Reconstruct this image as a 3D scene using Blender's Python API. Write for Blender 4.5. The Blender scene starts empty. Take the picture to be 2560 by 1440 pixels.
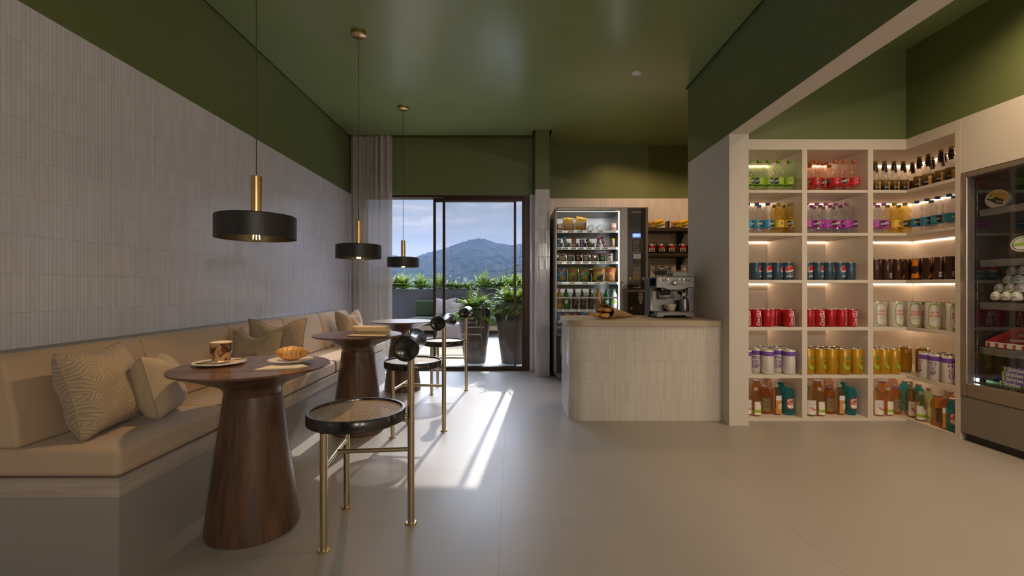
import bpy, bmesh, math, random
from mathutils import Vector, Matrix, Euler, noise
random.seed(7)
PI = math.pi
R = math.radians
SC = bpy.context.scene
COL = SC.collection
F = 2560 * 16 / 36.0            # focal length in pixels (16 mm lens, 36 mm sensor)
EYE = 1.0                       # camera height

def at(px, py, Y):              # a photograph pixel at depth Y, as a point of the room
    return Vector(((px - 1280) * Y / F, Y, EYE - (py - 720) * Y / F))
def gx(px, Y):
    return (px - 1280) * Y / F
def gz(py, Y):
    return EYE - (py - 720) * Y / F

# ------------------------------------------------------------------ mesh builder
class MB:
    def __init__(s):
        s.v = []; s.f = []; s.m = []; s.uv = []
    def add(s, vs, fs, m=0, uvs=None, M=None):
        b = len(s.v)
        for p in vs:
            p = Vector(p)
            s.v.append(M @ p if M is not None else p)
        for i, f in enumerate(fs):
            s.f.append([b + k for k in f]); s.m.append(m)
            s.uv.append(uvs[i] if uvs else None)
        return s
    def box(s, x0, y0, z0, x1, y1, z1, m=0, M=None):
        vs = [(x0,y0,z0),(x1,y0,z0),(x1,y1,z0),(x0,y1,z0),(x0,y0,z1),(x1,y0,z1),(x1,y1,z1),(x0,y1,z1)]
        fs = [(0,3,2,1),(4,5,6,7),(0,1,5,4),(1,2,6,5),(2,3,7,6),(3,0,4,7)]
        return s.add(vs, fs, m, M=M)
    def cbox(s, c, d, m=0, M=None):
        return s.box(c[0]-d[0]/2,c[1]-d[1]/2,c[2]-d[2]/2,c[0]+d[0]/2,c[1]+d[1]/2,c[2]+d[2]/2,m,M)
    def lathe(s, prof, seg=32, c=(0,0,0), m=0, M=None, ms=None):
        vs = []; fs = []; mm = []; rows = []
        for r, z in prof:
            if r < 1e-6:
                rows.append([len(vs)]); vs.append((c[0], c[1], c[2]+z))
            else:
                row = []
                for k in range(seg):
                    a = 2*PI*k/seg
                    row.append(len(vs)); vs.append((c[0]+r*math.cos(a), c[1]+r*math.sin(a), c[2]+z))
                rows.append(row)
        for i in range(len(rows)-1):
            a, b = rows[i], rows[i+1]
            mi = ms[i] if ms else m
            for k in range(seg):
                k2 = (k+1) % seg
                if len(a) == 1 and len(b) == 1: continue
                if len(a) == 1: q = (a[0], b[k2], b[k])
                elif len(b) == 1: q = (a[k], a[k2], b[0])
                else: q = (a[k], a[k2], b[k2], b[k])
                fs.append(q); mm.append(mi)
        base = len(s.f)
        s.add(vs, fs, 0, M=M)
        for i, x in enumerate(mm): s.m[base+i] = x
        return s
    def tube(s, pts, r, seg=10, m=0, cap=True, closed=False, M=None):
        pts = [Vector(p) for p in pts]; n = len(pts)
        rs = r if isinstance(r, (list, tuple)) else [r]*n
        vs = []; fs = []
        up = None
        for i, p in enumerate(pts):
            if closed: t = (pts[(i+1) % n] - pts[i-1])
            else: t = (pts[min(i+1, n-1)] - pts[max(i-1, 0)])
            t.normalize()
            if up is None:
                up = Vector((0,0,1)) if abs(t.z) < .9 else Vector((1,0,0))
            a = t.cross(up)
            if a.length < 1e-5: a = t.cross(Vector((0,1,0)))
            a.normalize(); b = a.cross(t).normalized(); up = b
            for k in range(seg):
                an = 2*PI*k/seg
                vs.append(p + a*math.cos(an)*rs[i] + b*math.sin(an)*rs[i])
        last = n if closed else n-1
        for i in range(last):
            j = (i+1) % n
            for k in range(seg):
                k2 = (k+1) % seg
                fs.append((i*seg+k, j*seg+k, j*seg+k2, i*seg+k2))
        if cap and not closed:
            fs.append(tuple(range(seg)))
            fs.append(tuple(reversed(range((n-1)*seg, n*seg))))
        return s.add(vs, fs, m, M=M)
    def cyl(s, p0, p1, r, seg=16, m=0, M=None):
        return s.tube([p0, p1], r, seg, m, True, False, M)
    def prism(s, out, z0, z1, m=0, M=None, side_uv=False):
        n = len(out)
        vs = [(x,y,z0) for x,y in out] + [(x,y,z1) for x,y in out]
        fs = [tuple(reversed(range(n))), tuple(range(n, 2*n))]
        uvs = None
        if side_uv: uvs = [[(x,y) for x,y in reversed(out)], [(x,y) for x,y in out]]
        L = 0
        for k in range(n):
            k2 = (k+1) % n
            fs.append((k, k2, n+k2, n+k))
            if side_uv:
                d = math.dist(out[k], out[k2])
                uvs.append([(L,z0),(L+d,z0),(L+d,z1),(L,z1)]); L += d
        return s.add(vs, fs, m, uvs, M)
    def surf(s, fn, nu, nv, m=0, M=None, cu=False, cv=False, uvs=False):
        vs = []; fs = []; uu = []
        NU = nu if cu else nu+1; NV = nv if cv else nv+1
        for i in range(NU):
            for j in range(NV):
                vs.append(fn(i/nu, j/nv))
        for i in range(nu):
            for j in range(nv):
                i2 = (i+1) % NU; j2 = (j+1) % NV
                fs.append((i*NV+j, i2*NV+j, i2*NV+j2, i*NV+j2))
                uu.append([(i/nu,j/nv),((i+1)/nu,j/nv),((i+1)/nu,(j+1)/nv),(i/nu,(j+1)/nv)])
        return s.add(vs, fs, m, uu if uvs else None, M)
    def patch(s, r, a0, a1, z0, z1, n=10, m=0, rfn=None):
        # piece of a cylinder; angle 0 faces the front (-Y), positive to the right
        def fn(u, v):
            a = a0 + (a1-a0)*u; z = z0+(z1-z0)*v
            rr = rfn(z) if rfn else r
            return (rr*math.sin(a), -rr*math.cos(a), z)
        return s.surf(fn, n, 1, m)
    def wrapdisc(s, r, a, z, w, h, m=0, n=20, poly=None):
        # flat outline (unit polygon) wrapped on a cylinder of radius r at angle a, height z
        out = poly or [(math.cos(2*PI*k/n), math.sin(2*PI*k/n)) for k in range(n)]
        # several rings, so that the flat outline follows the curve of the can
        dense = []
        for i in range(len(out)):
            p, q = out[i], out[(i+1) % len(out)]
            nn = max(1, int(abs(q[0]-p[0])*w/.006)+1)
            dense += [(p[0]+(q[0]-p[0])*t/nn, p[1]+(q[1]-p[1])*t/nn) for t in range(nn)]
        k = len(dense); nr = max(1, int(w/.006)+1)
        cx = sum(p[0] for p in out)/len(out); cy = sum(p[1] for p in out)/len(out)
        vs = [(cx,cy)]; fs = []
        for j in range(1, nr+1):
            vs += [(cx+(x-cx)*j/nr, cy+(y-cy)*j/nr) for x,y in dense]
        for i in range(k):
            i2 = (i+1) % k
            fs.append((0, 1+i, 1+i2))
            for j in range(nr-1):
                b0 = 1+j*k; fs.append((b0+i, b0+k+i, b0+k+i2, b0+i2))
        return s.add([wrap(r, a + x*w/r, z + y*h) for x,y in vs], fs, m)
    def text(s, body, place, width, m=0, shear=0, bold=0, height=None):
        vs, fs, asp = text2d(body, shear, bold)
        k = width; ky = width if height is None else height/asp
        return s.add([place(x*k, y*ky) for x,y in vs], fs, m)
    def xf(s, M, start=0):
        for i in range(start, len(s.v)): s.v[i] = M @ s.v[i]
        return s
    def build(s, name, mats, parent=None, loc=None, smooth=True, angle=38, bevel=0, seg=2):
        me = bpy.data.meshes.new(name)
        me.from_pydata([tuple(p) for p in s.v], [], s.f)
        if not isinstance(mats, (list, tuple)): mats = [mats]
        for x in mats: me.materials.append(x)
        me.polygons.foreach_set('material_index', s.m)
        uvl = me.uv_layers.new(name='UVMap')
        me.update()
        for p in me.polygons:
            u = s.uv[p.index]; n = p.normal
            for q, li in enumerate(p.loop_indices):
                if u: uvl.data[li].uv = u[q]
                else:
                    co = me.vertices[me.loops[li].vertex_index].co
                    if abs(n.x) >= abs(n.y) and abs(n.x) >= abs(n.z): uvl.data[li].uv = (co.y, co.z)
                    elif abs(n.y) >= abs(n.z): uvl.data[li].uv = (co.x, co.z)
                    else: uvl.data[li].uv = (co.x, co.y)
        if smooth:
            me.polygons.foreach_set('use_smooth', [True]*len(me.polygons))
            me.set_sharp_from_angle(angle=R(angle))
        o = bpy.data.objects.new(name, me)
        COL.objects.link(o)
        if parent is not None: o.parent = parent
        if loc is not None: o.location = loc
        if bevel:
            b = o.modifiers.new('bevel', 'BEVEL'); b.width = bevel; b.segments = seg
            b.limit_method = 'ANGLE'; b.angle_limit = R(40); b.harden_normals = False
        return o

def wrap(r, a, z):
    return (r*math.sin(a), -r*math.cos(a), z)

_tc = {}
def text2d(body, shear=0, bold=0):
    key = (body, shear, bold)
    if key in _tc: return _tc[key]
    cu = bpy.data.curves.new('t', 'FONT'); cu.body = body; cu.shear = shear; cu.offset = bold
    cu.resolution_u = 3; cu.align_x = 'CENTER'; cu.space_line = .85
    o = bpy.data.objects.new('t', cu); COL.objects.link(o)
    bpy.context.view_layer.update()
    dg = bpy.context.evaluated_depsgraph_get()
    me = bpy.data.meshes.new_from_object(o.evaluated_get(dg))
    vs = [(p.co.x, p.co.y) for p in me.vertices]; fs = [tuple(p.vertices) for p in me.polygons]
    bpy.data.objects.remove(o); bpy.data.curves.remove(cu); bpy.data.meshes.remove(me)
    x0 = min(p[0] for p in vs); x1 = max(p[0] for p in vs); y0 = min(p[1] for p in vs); y1 = max(p[1] for p in vs)
    w = x1-x0
    vs = [((x-(x0+x1)/2)/w, (y-(y0+y1)/2)/w) for x,y in vs]
    _tc[key] = (vs, fs, (y1-y0)/w)
    return _tc[key]

def rrect(x0, y0, x1, y1, r, n=6, corners=(1,1,1,1)):
    out = []
    for k, (cx, cy, a) in enumerate(((x1-r,y1-r,0),(x0+r,y1-r,90),(x0+r,y0+r,180),(x1-r,y0+r,270))):
        if corners[k]:
            for i in range(n+1):
                an = R(a + 90*i/n); out.append((cx+r*math.cos(an), cy+r*math.sin(an)))
        else:
            out.append(((x1 if a in (0,270) else x0), (y1 if a in (0,90) else y0)))
    return out

# ------------------------------------------------------------------ object book-keeping
def tag(o, label, cat, group=None, kind=None):
    o['label'] = label; o['category'] = cat
    if group: o['group'] = group
    if kind: o['kind'] = kind
    return o
def thing(name, label, cat, loc=(0,0,0), rz=0, group=None):
    o = bpy.data.objects.new(name, None); COL.objects.link(o)
    o.empty_display_size = .05
    o.location = loc; o.rotation_euler = (0,0,rz)
    return tag(o, label, cat, group)
def struct(o, label=None, cat=None):
    o['kind'] = 'structure'
    if label: o['label'] = label
    if cat: o['category'] = cat
    return o
def dup(root, loc, rz, label, group=None):
    r = root.copy(); COL.objects.link(r); r.location = loc; r.rotation_euler = (0,0,rz)
    r['label'] = label
    if group: r['group'] = group
    for ch in list(root.children):
        c = ch.copy(); COL.objects.link(c); c.parent = r
        for g in ch.children:
            d = g.copy(); COL.objects.link(d); d.parent = c
    return r
_proto = {}
def place(key, loc, rz, label, group=None, maker=None):
    if key not in _proto:
        r = (maker or MAKERS[key])()
        _proto[key] = r
        r.location = loc; r.rotation_euler = (0,0,rz); r['label'] = label
        if group: r['group'] = group
        return r
    return dup(_proto[key], loc, rz, label, group)
MAKERS = {}

# ------------------------------------------------------------------ materials
def nodes(name):
    m = bpy.data.materials.new(name); m.use_nodes = True
    nt = m.node_tree; nt.nodes.clear()
    out = nt.nodes.new('ShaderNodeOutputMaterial')
    def N(t, **k):
        n = nt.nodes.new(t)
        for a, b in k.items():
            if a.startswith('_'): setattr(n, a[1:], b)
        return n
    def L(a, b): nt.links.new(a, b)
    return m, nt, out, N, L
def lin(c):                      # sRGB 0-255 to linear
    return tuple(((x/255)/12.92 if x/255 <= .04045 else ((x/255+.055)/1.055)**2.4) for x in c)
def setp(b, **k):
    names = dict(col='Base Color', rough='Roughness', metal='Metallic', spec='Specular IOR Level', coat='Coat Weight',
                 coatr='Coat Roughness', trans='Transmission Weight', ior='IOR', alpha='Alpha', sheen='Sheen Weight', emis='Emission Color', emst='Emission Strength',
                 sss='Subsurface Weight')
    for a, v in k.items():
        if a in ('col', 'emis'): v = tuple(v[:3]) + (1,)
        b.inputs[names[a]].default_value = v
def math_n(N, L, op, a, b=None, clamp=False):
    n = N('ShaderNodeMath'); n.operation = op; n.use_clamp = clamp
    for i, x in enumerate((a, b)):
        if x is None: continue
        if isinstance(x, (int, float)): n.inputs[i].default_value = x
        else: L(x, n.inputs[i])
    return n.outputs[0]
def mixc(N, L, fac, a, b, blend='MIX'):
    n = N('ShaderNodeMix'); n.data_type = 'RGBA'; n.blend_type = blend
    for i, x in ((0, fac), (6, a), (7, b)):
        if isinstance(x, (int, float)): n.inputs[i].default_value = x
        elif isinstance(x, (tuple, list)): n.inputs[i].default_value = tuple(x[:3]) + (1,)
        else: L(x, n.inputs[i])
    return n.outputs[2]
def coords(N, L, kind='Object', scale=(1,1,1), loc=(0,0,0), rot=(0,0,0)):
    t = N('ShaderNodeTexCoord'); mp = N('ShaderNodeMapping')
    L(t.outputs[kind], mp.inputs[0])
    mp.inputs['Scale'].default_value = scale; mp.inputs['Location'].default_value = loc; mp.inputs['Rotation'].default_value = rot
    return mp.outputs[0]
def noise_n(N, L, vec, scale=5, detail=3, rough=.5, dist=0):
    n = N('ShaderNodeTexNoise'); L(vec, n.inputs['Vector'])
    n.inputs['Scale'].default_value = scale; n.inputs['Detail'].default_value = detail
    n.inputs['Roughness'].default_value = rough; n.inputs['Distortion'].default_value = dist
    return n.outputs['Fac']
def bump_n(N, L, h, strength=.3, dist=.002, normal=None):
    b = N('ShaderNodeBump'); b.inputs['Strength'].default_value = strength; b.inputs['Distance'].default_value = dist
    L(h, b.inputs['Height'])
    if normal is not None: L(normal, b.inputs['Normal'])
    return b.outputs[0]

def pmat(name, col, rough=.5, metal=0, var=.08, scale=6, bump=0, bscale=80, bdist=.001, stretch=(1,1,1), **kw):
    m, nt, out, N, L = nodes(name)
    b = N('ShaderNodeBsdfPrincipled'); setp(b, col=col, rough=rough, metal=metal, **kw)
    v = coords(N, L, 'Object', stretch)
    if var:
        f = noise_n(N, L, v, scale, 4)
        c = mixc(N, L, f, tuple(x*(1-var) for x in col), tuple(min(1, x*(1+var)) for x in col))
        L(c, b.inputs['Base Color'])
    if bump:
        L(bump_n(N, L, noise_n(N, L, v, bscale, 3), bump, bdist), b.inputs['Normal'])
    L(b.outputs[0], out.inputs[0])
    return m
def emat(name, col, st):
    m, nt, out, N, L = nodes(name)
    e = N('ShaderNodeEmission'); e.inputs[0].default_value = tuple(col)+(1,); e.inputs[1].default_value = st
    L(e.outputs[0], out.inputs[0]); return m
def glassy(name, tint=(1,1,1), rough=.03, refl=1.0, body=0.0, bodycol=None, base=.04):
    # thin clear wall: lets light straight through, mirrors at grazing angles
    m, nt, out, N, L = nodes(name)
    t = N('ShaderNodeBsdfTransparent'); t.inputs[0].default_value = tuple(tint)+(1,)
    g = N('ShaderNodeBsdfGlossy'); g.inputs['Roughness'].default_value = rough; g.inputs[0].default_value = (1,1,1,1)
    lw = N('ShaderNodeLayerWeight'); lw.inputs[0].default_value = .5
    p = math_n(N, L, 'POWER', lw.outputs['Facing'], 4.0)
    fac = math_n(N, L, 'ADD', math_n(N, L, 'MULTIPLY', p, .55*refl), base*refl, True)
    first = t.outputs[0]
    if body:
        d = N('ShaderNodeBsdfTranslucent'); d.inputs[0].default_value = tuple(bodycol or tint)+(1,)
        d2 = N('ShaderNodeBsdfDiffuse'); d2.inputs[0].default_value = tuple(bodycol or tint)+(1,)
        md = N('ShaderNodeMixShader'); md.inputs[0].default_value = .5; L(d.outputs[0], md.inputs[1]); L(d2.outputs[0], md.inputs[2])
        mx = N('ShaderNodeMixShader'); mx.inputs[0].default_value = body
        L(t.outputs[0], mx.inputs[1]); L(md.outputs[0], mx.inputs[2]); first = mx.outputs[0]
    mx2 = N('ShaderNodeMixShader'); L(fac, mx2.inputs[0]); L(first, mx2.inputs[1]); L(g.outputs[0], mx2.inputs[2])
    L(mx2.outputs[0], out.inputs[0]); return m

TP, TR = .0175, .152             # finger-tile pitch and row height
ZT = 2.12                        # where tile ends and green paint starts
GREEN = (.146,.178,.072)
def tile_nodes(N, L, col):
    uv = N('ShaderNodeTexCoord').outputs['UV']
    sx = N('ShaderNodeSeparateXYZ'); L(uv, sx.inputs[0])
    u = math_n(N, L, 'DIVIDE', sx.outputs[0], TP)
    v = math_n(N, L, 'DIVIDE', math_n(N, L, 'SUBTRACT', sx.outputs[1], ZT - 20*TR), TR)
    def edge(x, g):
        fr = math_n(N, L, 'FRACT', x)
        d = math_n(N, L, 'MINIMUM', fr, math_n(N, L, 'SUBTRACT', 1.0, fr))
        return math_n(N, L, 'DIVIDE', d, g, True)        # 0 in the joint, 1 on the tile
    e = math_n(N, L, 'MINIMUM', edge(u, .085), edge(v, .011))
    idv = N('ShaderNodeCombineXYZ')
    L(math_n(N, L, 'FLOOR', u), idv.inputs[0]); L(math_n(N, L, 'FLOOR', v), idv.inputs[1])
    wn = N('ShaderNodeTexWhiteNoise'); wn.noise_dimensions = '2D'; L(idv.outputs[0], wn.inputs['Vector'])
    b = N('ShaderNodeBsdfPrincipled'); setp(b, rough=.26, spec=.5)
    tone = mixc(N, L, wn.outputs['Value'], tuple(x*.94 for x in col), tuple(min(1,x*1.04) for x in col))
    c = mixc(N, L, e, tuple(x*.62 for x in col), tone)
    L(c, b.inputs['Base Color'])
    rr = math_n(N, L, 'ADD', math_n(N, L, 'MULTIPLY', wn.outputs['Value'], .10), .13)
    L(rr, b.inputs['Roughness'])
    g = N('ShaderNodeNewGeometry')
    vm = N('ShaderNodeVectorMath'); vm.operation = 'SUBTRACT'; L(wn.outputs['Color'], vm.inputs[0]); vm.inputs[1].default_value = (.5,.5,.5)
    vs = N('ShaderNodeVectorMath'); vs.operation = 'SCALE'; L(vm.outputs[0], vs.inputs[0]); vs.inputs['Scale'].default_value = .035
    va = N('ShaderNodeVectorMath'); va.operation = 'ADD'; L(vs.outputs[0], va.inputs[0]); L(g.outputs['Normal'], va.inputs[1])
    vn = N('ShaderNodeVectorMath'); vn.operation = 'NORMALIZE'; L(va.outputs[0], vn.inputs[0])
    L(bump_n(N, L, e, .35, .0012, vn.outputs[0]), b.inputs['Normal'])
    return b
def wall_mat(name, lower, col=(.78,.74,.69)):
    m, nt, out, N, L = nodes(name)
    g = N('ShaderNodeBsdfPrincipled'); setp(g, col=GREEN, rough=.42, spec=.4)
    ov = coords(N, L)
    gc = mixc(N, L, noise_n(N, L, ov, 1.3, 4), tuple(x*.94 for x in GREEN), tuple(x*1.06 for x in GREEN)); L(gc, g.inputs['Base Color'])
    L(bump_n(N, L, noise_n(N, L, ov, 220, 2), .06, .001), g.inputs['Normal'])
    if lower == 'tile': b = tile_nodes(N, L, col)
    else:
        b = N('ShaderNodeBsdfPrincipled'); setp(b, col=col, rough=.55, spec=.3)
        L(mixc(N, L, noise_n(N, L, ov, 2, 4), tuple(x*.97 for x in col), col), b.inputs['Base Color'])
    geo = N('ShaderNodeNewGeometry'); sx = N('ShaderNodeSeparateXYZ'); L(geo.outputs['Position'], sx.inputs[0])
    fac = math_n(N, L, 'GREATER_THAN', sx.outputs[2], ZT + .0005)
    mx = N('ShaderNodeMixShader'); L(fac, mx.inputs[0]); L(b.outputs[0], mx.inputs[1]); L(g.outputs[0], mx.inputs[2])
    L(mx.outputs[0], out.inputs[0]); return m
def tile_mat(name, col):
    m, nt, out, N, L = nodes(name); b = tile_nodes(N, L, col); L(b.outputs[0], out.inputs[0]); return m
def wood_mat(name, c1, c2, axis=(1,9,9), scale=3.0, rough=.38, fine=30, coat=0):
    m, nt, out, N, L = nodes(name)
    b = N('ShaderNodeBsdfPrincipled'); setp(b, rough=rough, coat=coat)
    v = coords(N, L, 'Object', axis)
    n1 = noise_n(N, L, v, scale, 5, .6, .6)
    v2 = coords(N, L, 'Object', tuple(x*(4 if x > 1 else 1) for x in axis))
    n2 = noise_n(N, L, v2, fine/3, 3, .6)
    w = N('ShaderNodeValToRGB'); L(n1, w.inputs[0])
    w.color_ramp.elements[0].position = .32; w.color_ramp.elements[0].color = tuple(c1)+(1,)
    w.color_ramp.elements[1].position = .68; w.color_ramp.elements[1].color = tuple(c2)+(1,)
    c = mixc(N, L, math_n(N, L, 'MULTIPLY', n2, .38), w.outputs[0], tuple(x*.5 for x in c1))
    L(c, b.inputs['Base Color'])
    L(bump_n(N, L, n2, .12, .001), b.inputs['Normal'])
    L(b.outputs[0], out.inputs[0]); return m
def fabric_mat(name, col, weave=900, sheen=.2):
    m, nt, out, N, L = nodes(name)
    b = N('ShaderNodeBsdfPrincipled'); setp(b, rough=.9, spec=.15, sheen=sheen)
    v = coords(N, L)
    f = noise_n(N, L, v, 5, 4); f2 = noise_n(N, L, v, weave/4, 2)
    c = mixc(N, L, f, tuple(x*.94 for x in col), tuple(x*1.05 for x in col))
    c = mixc(N, L, math_n(N, L, 'MULTIPLY', f2, .28), c, tuple(x*.7 for x in col)); L(c, b.inputs['Base Color'])
    L(bump_n(N, L, f2, .25, .001), b.inputs['Normal'])
    L(b.outputs[0], out.inputs[0]); return m
def stripe_fabric(name, col, line, scale=9.0):
    m, nt, out, N, L = nodes(name)
    b = N('ShaderNodeBsdfPrincipled'); setp(b, rough=.9, spec=.15, sheen=.2)
    uv = N('ShaderNodeTexCoord').outputs['UV']
    # angular cells, each with its own direction of line
    vo = N('ShaderNodeTexVoronoi'); vo.feature = 'F1'; vo.distance = 'MANHATTAN'; L(uv, vo.inputs['Vector']); vo.inputs['Scale'].default_value = 3.4
    nz = noise_n(N, L, uv, 4.0, 2)
    d = math_n(N, L, 'ADD', math_n(N, L, 'MULTIPLY', vo.outputs['Distance'], scale*1.55), math_n(N, L, 'MULTIPLY', nz, scale*.95))
    sx = N('ShaderNodeSeparateXYZ'); L(uv, sx.inputs[0])
    d = math_n(N, L, 'ADD', d, math_n(N, L, 'MULTIPLY', sx.outputs[0], scale*1.1))
    fr = math_n(N, L, 'FRACT', d)
    w = N('ShaderNodeValToRGB'); L(fr, w.inputs[0]); cr = w.color_ramp
    cr.elements[0].position = .0; cr.elements[0].color = (0,0,0,1); cr.elements[1].position = .62; cr.elements[1].color = (0,0,0,1)
    e = cr.elements.new(.72); e.color = (1,1,1,1); e = cr.elements.new(.9); e.color = (1,1,1,1); e = cr.elements.new(1.0); e.color = (0,0,0,1)
    c = mixc(N, L, w.outputs[0], col, line); L(c, b.inputs['Base Color'])
    L(bump_n(N, L, noise_n(N, L, uv, 240, 2), .25, .001), b.inputs['Normal'])
    L(b.outputs[0], out.inputs[0]); return m
SKY, SUN, PEND, SHOP, REC, BACK_FILL = .69, 3.6, 9.5, 95.0, 28.0, 6.0
HAZE = .00019
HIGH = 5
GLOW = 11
REAR_FILL = 125
# ================================================================== MATERIALS
M = {}
M['wall_tile'] = wall_mat('finger_tile_and_green_paint', 'tile', (.71,.69,.76))
M['wall_plain'] = wall_mat('white_plaster_and_green_paint', 'plain', (.66,.61,.55))
M['wall_green'] = wall_mat('green_paint', 'plain', (.16,.18,.09))
M['tile'] = tile_mat('finger_tile', (.66,.615,.56))
M['ceil'] = pmat('green_ceiling_paint', (.245,.315,.140), .24, var=.10, scale=1.6, bump=.05, bscale=9, bdist=.004, spec=.5)
M['void'] = pmat('dark_shadow_gap', (.02,.02,.015), .9)
M['white_lac'] = pmat('white_lacquer', (.68,.61,.53), .42, var=.02)
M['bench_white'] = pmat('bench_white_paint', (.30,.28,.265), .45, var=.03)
M['bench_wood'] = wood_mat('grey_oak_lengthwise', (.40,.33,.28), (.55,.47,.40), (1.2,1.2,30), 2, .5)
M['counter_wood'] = wood_mat('pale_oak_worktop', (.46,.36,.26), (.58,.47,.35), (1,14,14), 3, .5)
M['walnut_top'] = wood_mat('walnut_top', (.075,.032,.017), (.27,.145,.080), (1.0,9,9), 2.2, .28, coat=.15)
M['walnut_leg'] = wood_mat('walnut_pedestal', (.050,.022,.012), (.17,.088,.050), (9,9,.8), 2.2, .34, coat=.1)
M['fabric'] = fabric_mat('beige_linen', (.52,.385,.27))
M['pillow_plain'] = fabric_mat('sand_linen', (.46,.36,.25))
M['pillow_taupe'] = fabric_mat('taupe_linen', (.36,.29,.20))
M['pillow_stripe'] = stripe_fabric('striped_sand_weave', (.33,.25,.165), (.46,.375,.275), 4.6)
M['piping'] = fabric_mat('piping', (.34,.26,.17))
M['curtain'] = None
M['black_lac'] = pmat('black_lacquer', (.012,.011,.010), .22, var=.05, coat=.4)
M['black_matte'] = pmat('black_matte_metal', (.016,.014,.013), .45, var=.1)
M['brass'] = pmat('brushed_brass', (.62,.42,.19), .28, 1, var=.06, stretch=(1,1,.05), scale=40)
M['champagne'] = pmat('champagne_metal', (.60,.50,.34), .30, 1, var=.05, stretch=(1,1,.05), scale=40)
M['cord'] = pmat('dark_cord', (.05,.045,.04), .6)
M['filament'] = emat('glowing_filament', (1,.62,.22), 60)
M['bulb'] = glassy('bulb_glass', (1,.98,.94), .02, .8)
M['glass'] = glassy('clear_glass', (.97,.985,.98), .0, .62, base=.05)
M['tumbler'] = glassy('tumbler_glass', (.98,.98,.97), .0, .45, base=.03)
M['door_glass'] = glassy('door_pane', (.985,.99,.995), .0, .8, base=.05)
M['bronze'] = pmat('bronze_aluminium', (.055,.030,.018), .38, .5, var=.1)
M['ceramic'] = pmat('cream_ceramic', (.72,.64,.52), .28, var=.03)
M['napkin'] = fabric_mat('ivory_napkin', (.78,.70,.58))
M['spoon'] = pmat('gold_spoon', (.72,.56,.34), .2, 1)
M['paper'] = pmat('cream_paper', (.72,.58,.38), .7, var=.04)
M['kraft'] = pmat('kraft_paper', (.45,.27,.15), .7, var=.08, bump=.2, bscale=60)
M['steel'] = pmat('brushed_steel', (.21,.205,.20), .34, 1, var=.08, stretch=(.1,1,6), scale=30)
M['steel_dk'] = pmat('dark_steel', (.22,.21,.20), .34, 1, var=.1)
M['chrome'] = pmat('chrome', (.8,.8,.8), .08, 1, var=0)
M['plastic_blk'] = pmat('black_plastic', (.018,.016,.015), .4)
M['dark_panel'] = pmat('dark_brown_panel', (.030,.022,.017), .3)
M['vm_body'] = pmat('machine_grey_metal', (.30,.27,.24), .38, .7, var=.06)
M['vm_in'] = pmat('machine_interior_metal', (.42,.42,.43), .3, .85, var=.06)
M['vm_dark'] = pmat('machine_dark_panel', (.035,.028,.026), .35)
M['white'] = pmat('white_print', (.80,.78,.74), .5, var=.03)
M['grey'] = pmat('grey_print', (.30,.29,.28), .5)
M['red'] = pmat('red_print', (.60,.012,.020), .35, var=.04)
M['ink'] = pmat('black_ink', (.012,.012,.014), .5)
M['navy'] = pmat('navy_can', (.045,.085,.13), .3, .35, var=.05)
M['pepsi_blue'] = pmat('blue_print', (.02,.10,.22), .4)
M['coke_red'] = pmat('red_can', (.46,.008,.018), .28, .25, var=.04)
M['alu'] = pmat('can_aluminium', (.72,.70,.66), .25, 1)
M['can_white'] = pmat('white_can', (.72,.69,.66), .3, .15, var=.02)
M['purple'] = pmat('purple_print', (.19,.075,.42), .4)
M['orange_can'] = pmat('mustard_can', (.50,.27,.012), .3, .25, var=.05)
M['lime'] = pmat('lime_print', (.36,.55,.03), .4)
M['leafgreen'] = pmat('green_print', (.06,.36,.10), .4)
M['olive'] = pmat('wreath_green', (.36,.44,.14), .5, var=.7, scale=130)
M['orange'] = pmat('orange_print', (.72,.22,.012), .4)
M['amber'] = pmat('amber_print', (.60,.28,.04), .4)
M['yellow'] = pmat('yellow_print', (.78,.50,.02), .4)
M['sky'] = pmat('sky_blue_print', (.03,.34,.58), .4)
M['blue'] = pmat('blue_cap', (.03,.13,.36), .4)
M['magenta'] = pmat('magenta_print', (.42,.03,.42), .4)
M['pinkcap'] = pmat('mauve_cap', (.50,.13,.38), .4)
M['olivecap'] = pmat('mustard_cap', (.46,.36,.02), .4)
M['limecap'] = pmat('lime_cap', (.22,.42,.01), .4)
M['orangecap'] = pmat('orange_cap', (.58,.15,.015), .4)
M['goldcap'] = pmat('gold_crown_cap', (.40,.25,.06), .35, .6)
M['browncap'] = pmat('brown_cap', (.22,.14,.07), .5)
M['cream_cap'] = pmat('cream_cap', (.62,.52,.42), .45)
M['lilac_lid'] = pmat('lilac_lid', (.36,.22,.30), .4)
M['darkbrown'] = pmat('dark_brown_print', (.030,.013,.008), .35, var=.2)
M['cocoa'] = pmat('cocoa_can', (.055,.020,.012), .28, .3, var=.25, stretch=(1,1,.05), scale=50)
M['beerlabel'] = None
M['kraftlabel'] = pmat('kraft_label', (.28,.19,.09), .6)
M['pink'] = pmat('pink_print', (.62,.25,.28), .5)
M['salmon'] = pmat('salmon_wrapper', (.70,.36,.26), .4, var=.25, scale=40)
M['pet_green'] = glassy('green_tinted_bottle', (.84,.95,.78), .04, .8, .08, (.40,.70,.30))
M['pet_red'] = glassy('rosy_tinted_bottle', (1,.93,.89), .04, .8, .07, (.8,.50,.42))
M['pet_clear'] = glassy('clear_bottle', (.95,.95,.96), .04, .85, .10, (.8,.78,.80))
M['pet_yellow'] = glassy('yellow_tinted_bottle', (.97,.90,.58), .04, .8, .12, (.70,.50,.10))
M['glass_beer'] = glassy('beer_bottle_glass', (.96,.96,.95), .02, 1.0, .05, (.85,.82,.78))
M['soap_clear'] = glassy('clear_soap_bottle', (.88,.80,.64), .03, .8, .12, (.50,.36,.18))
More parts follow.
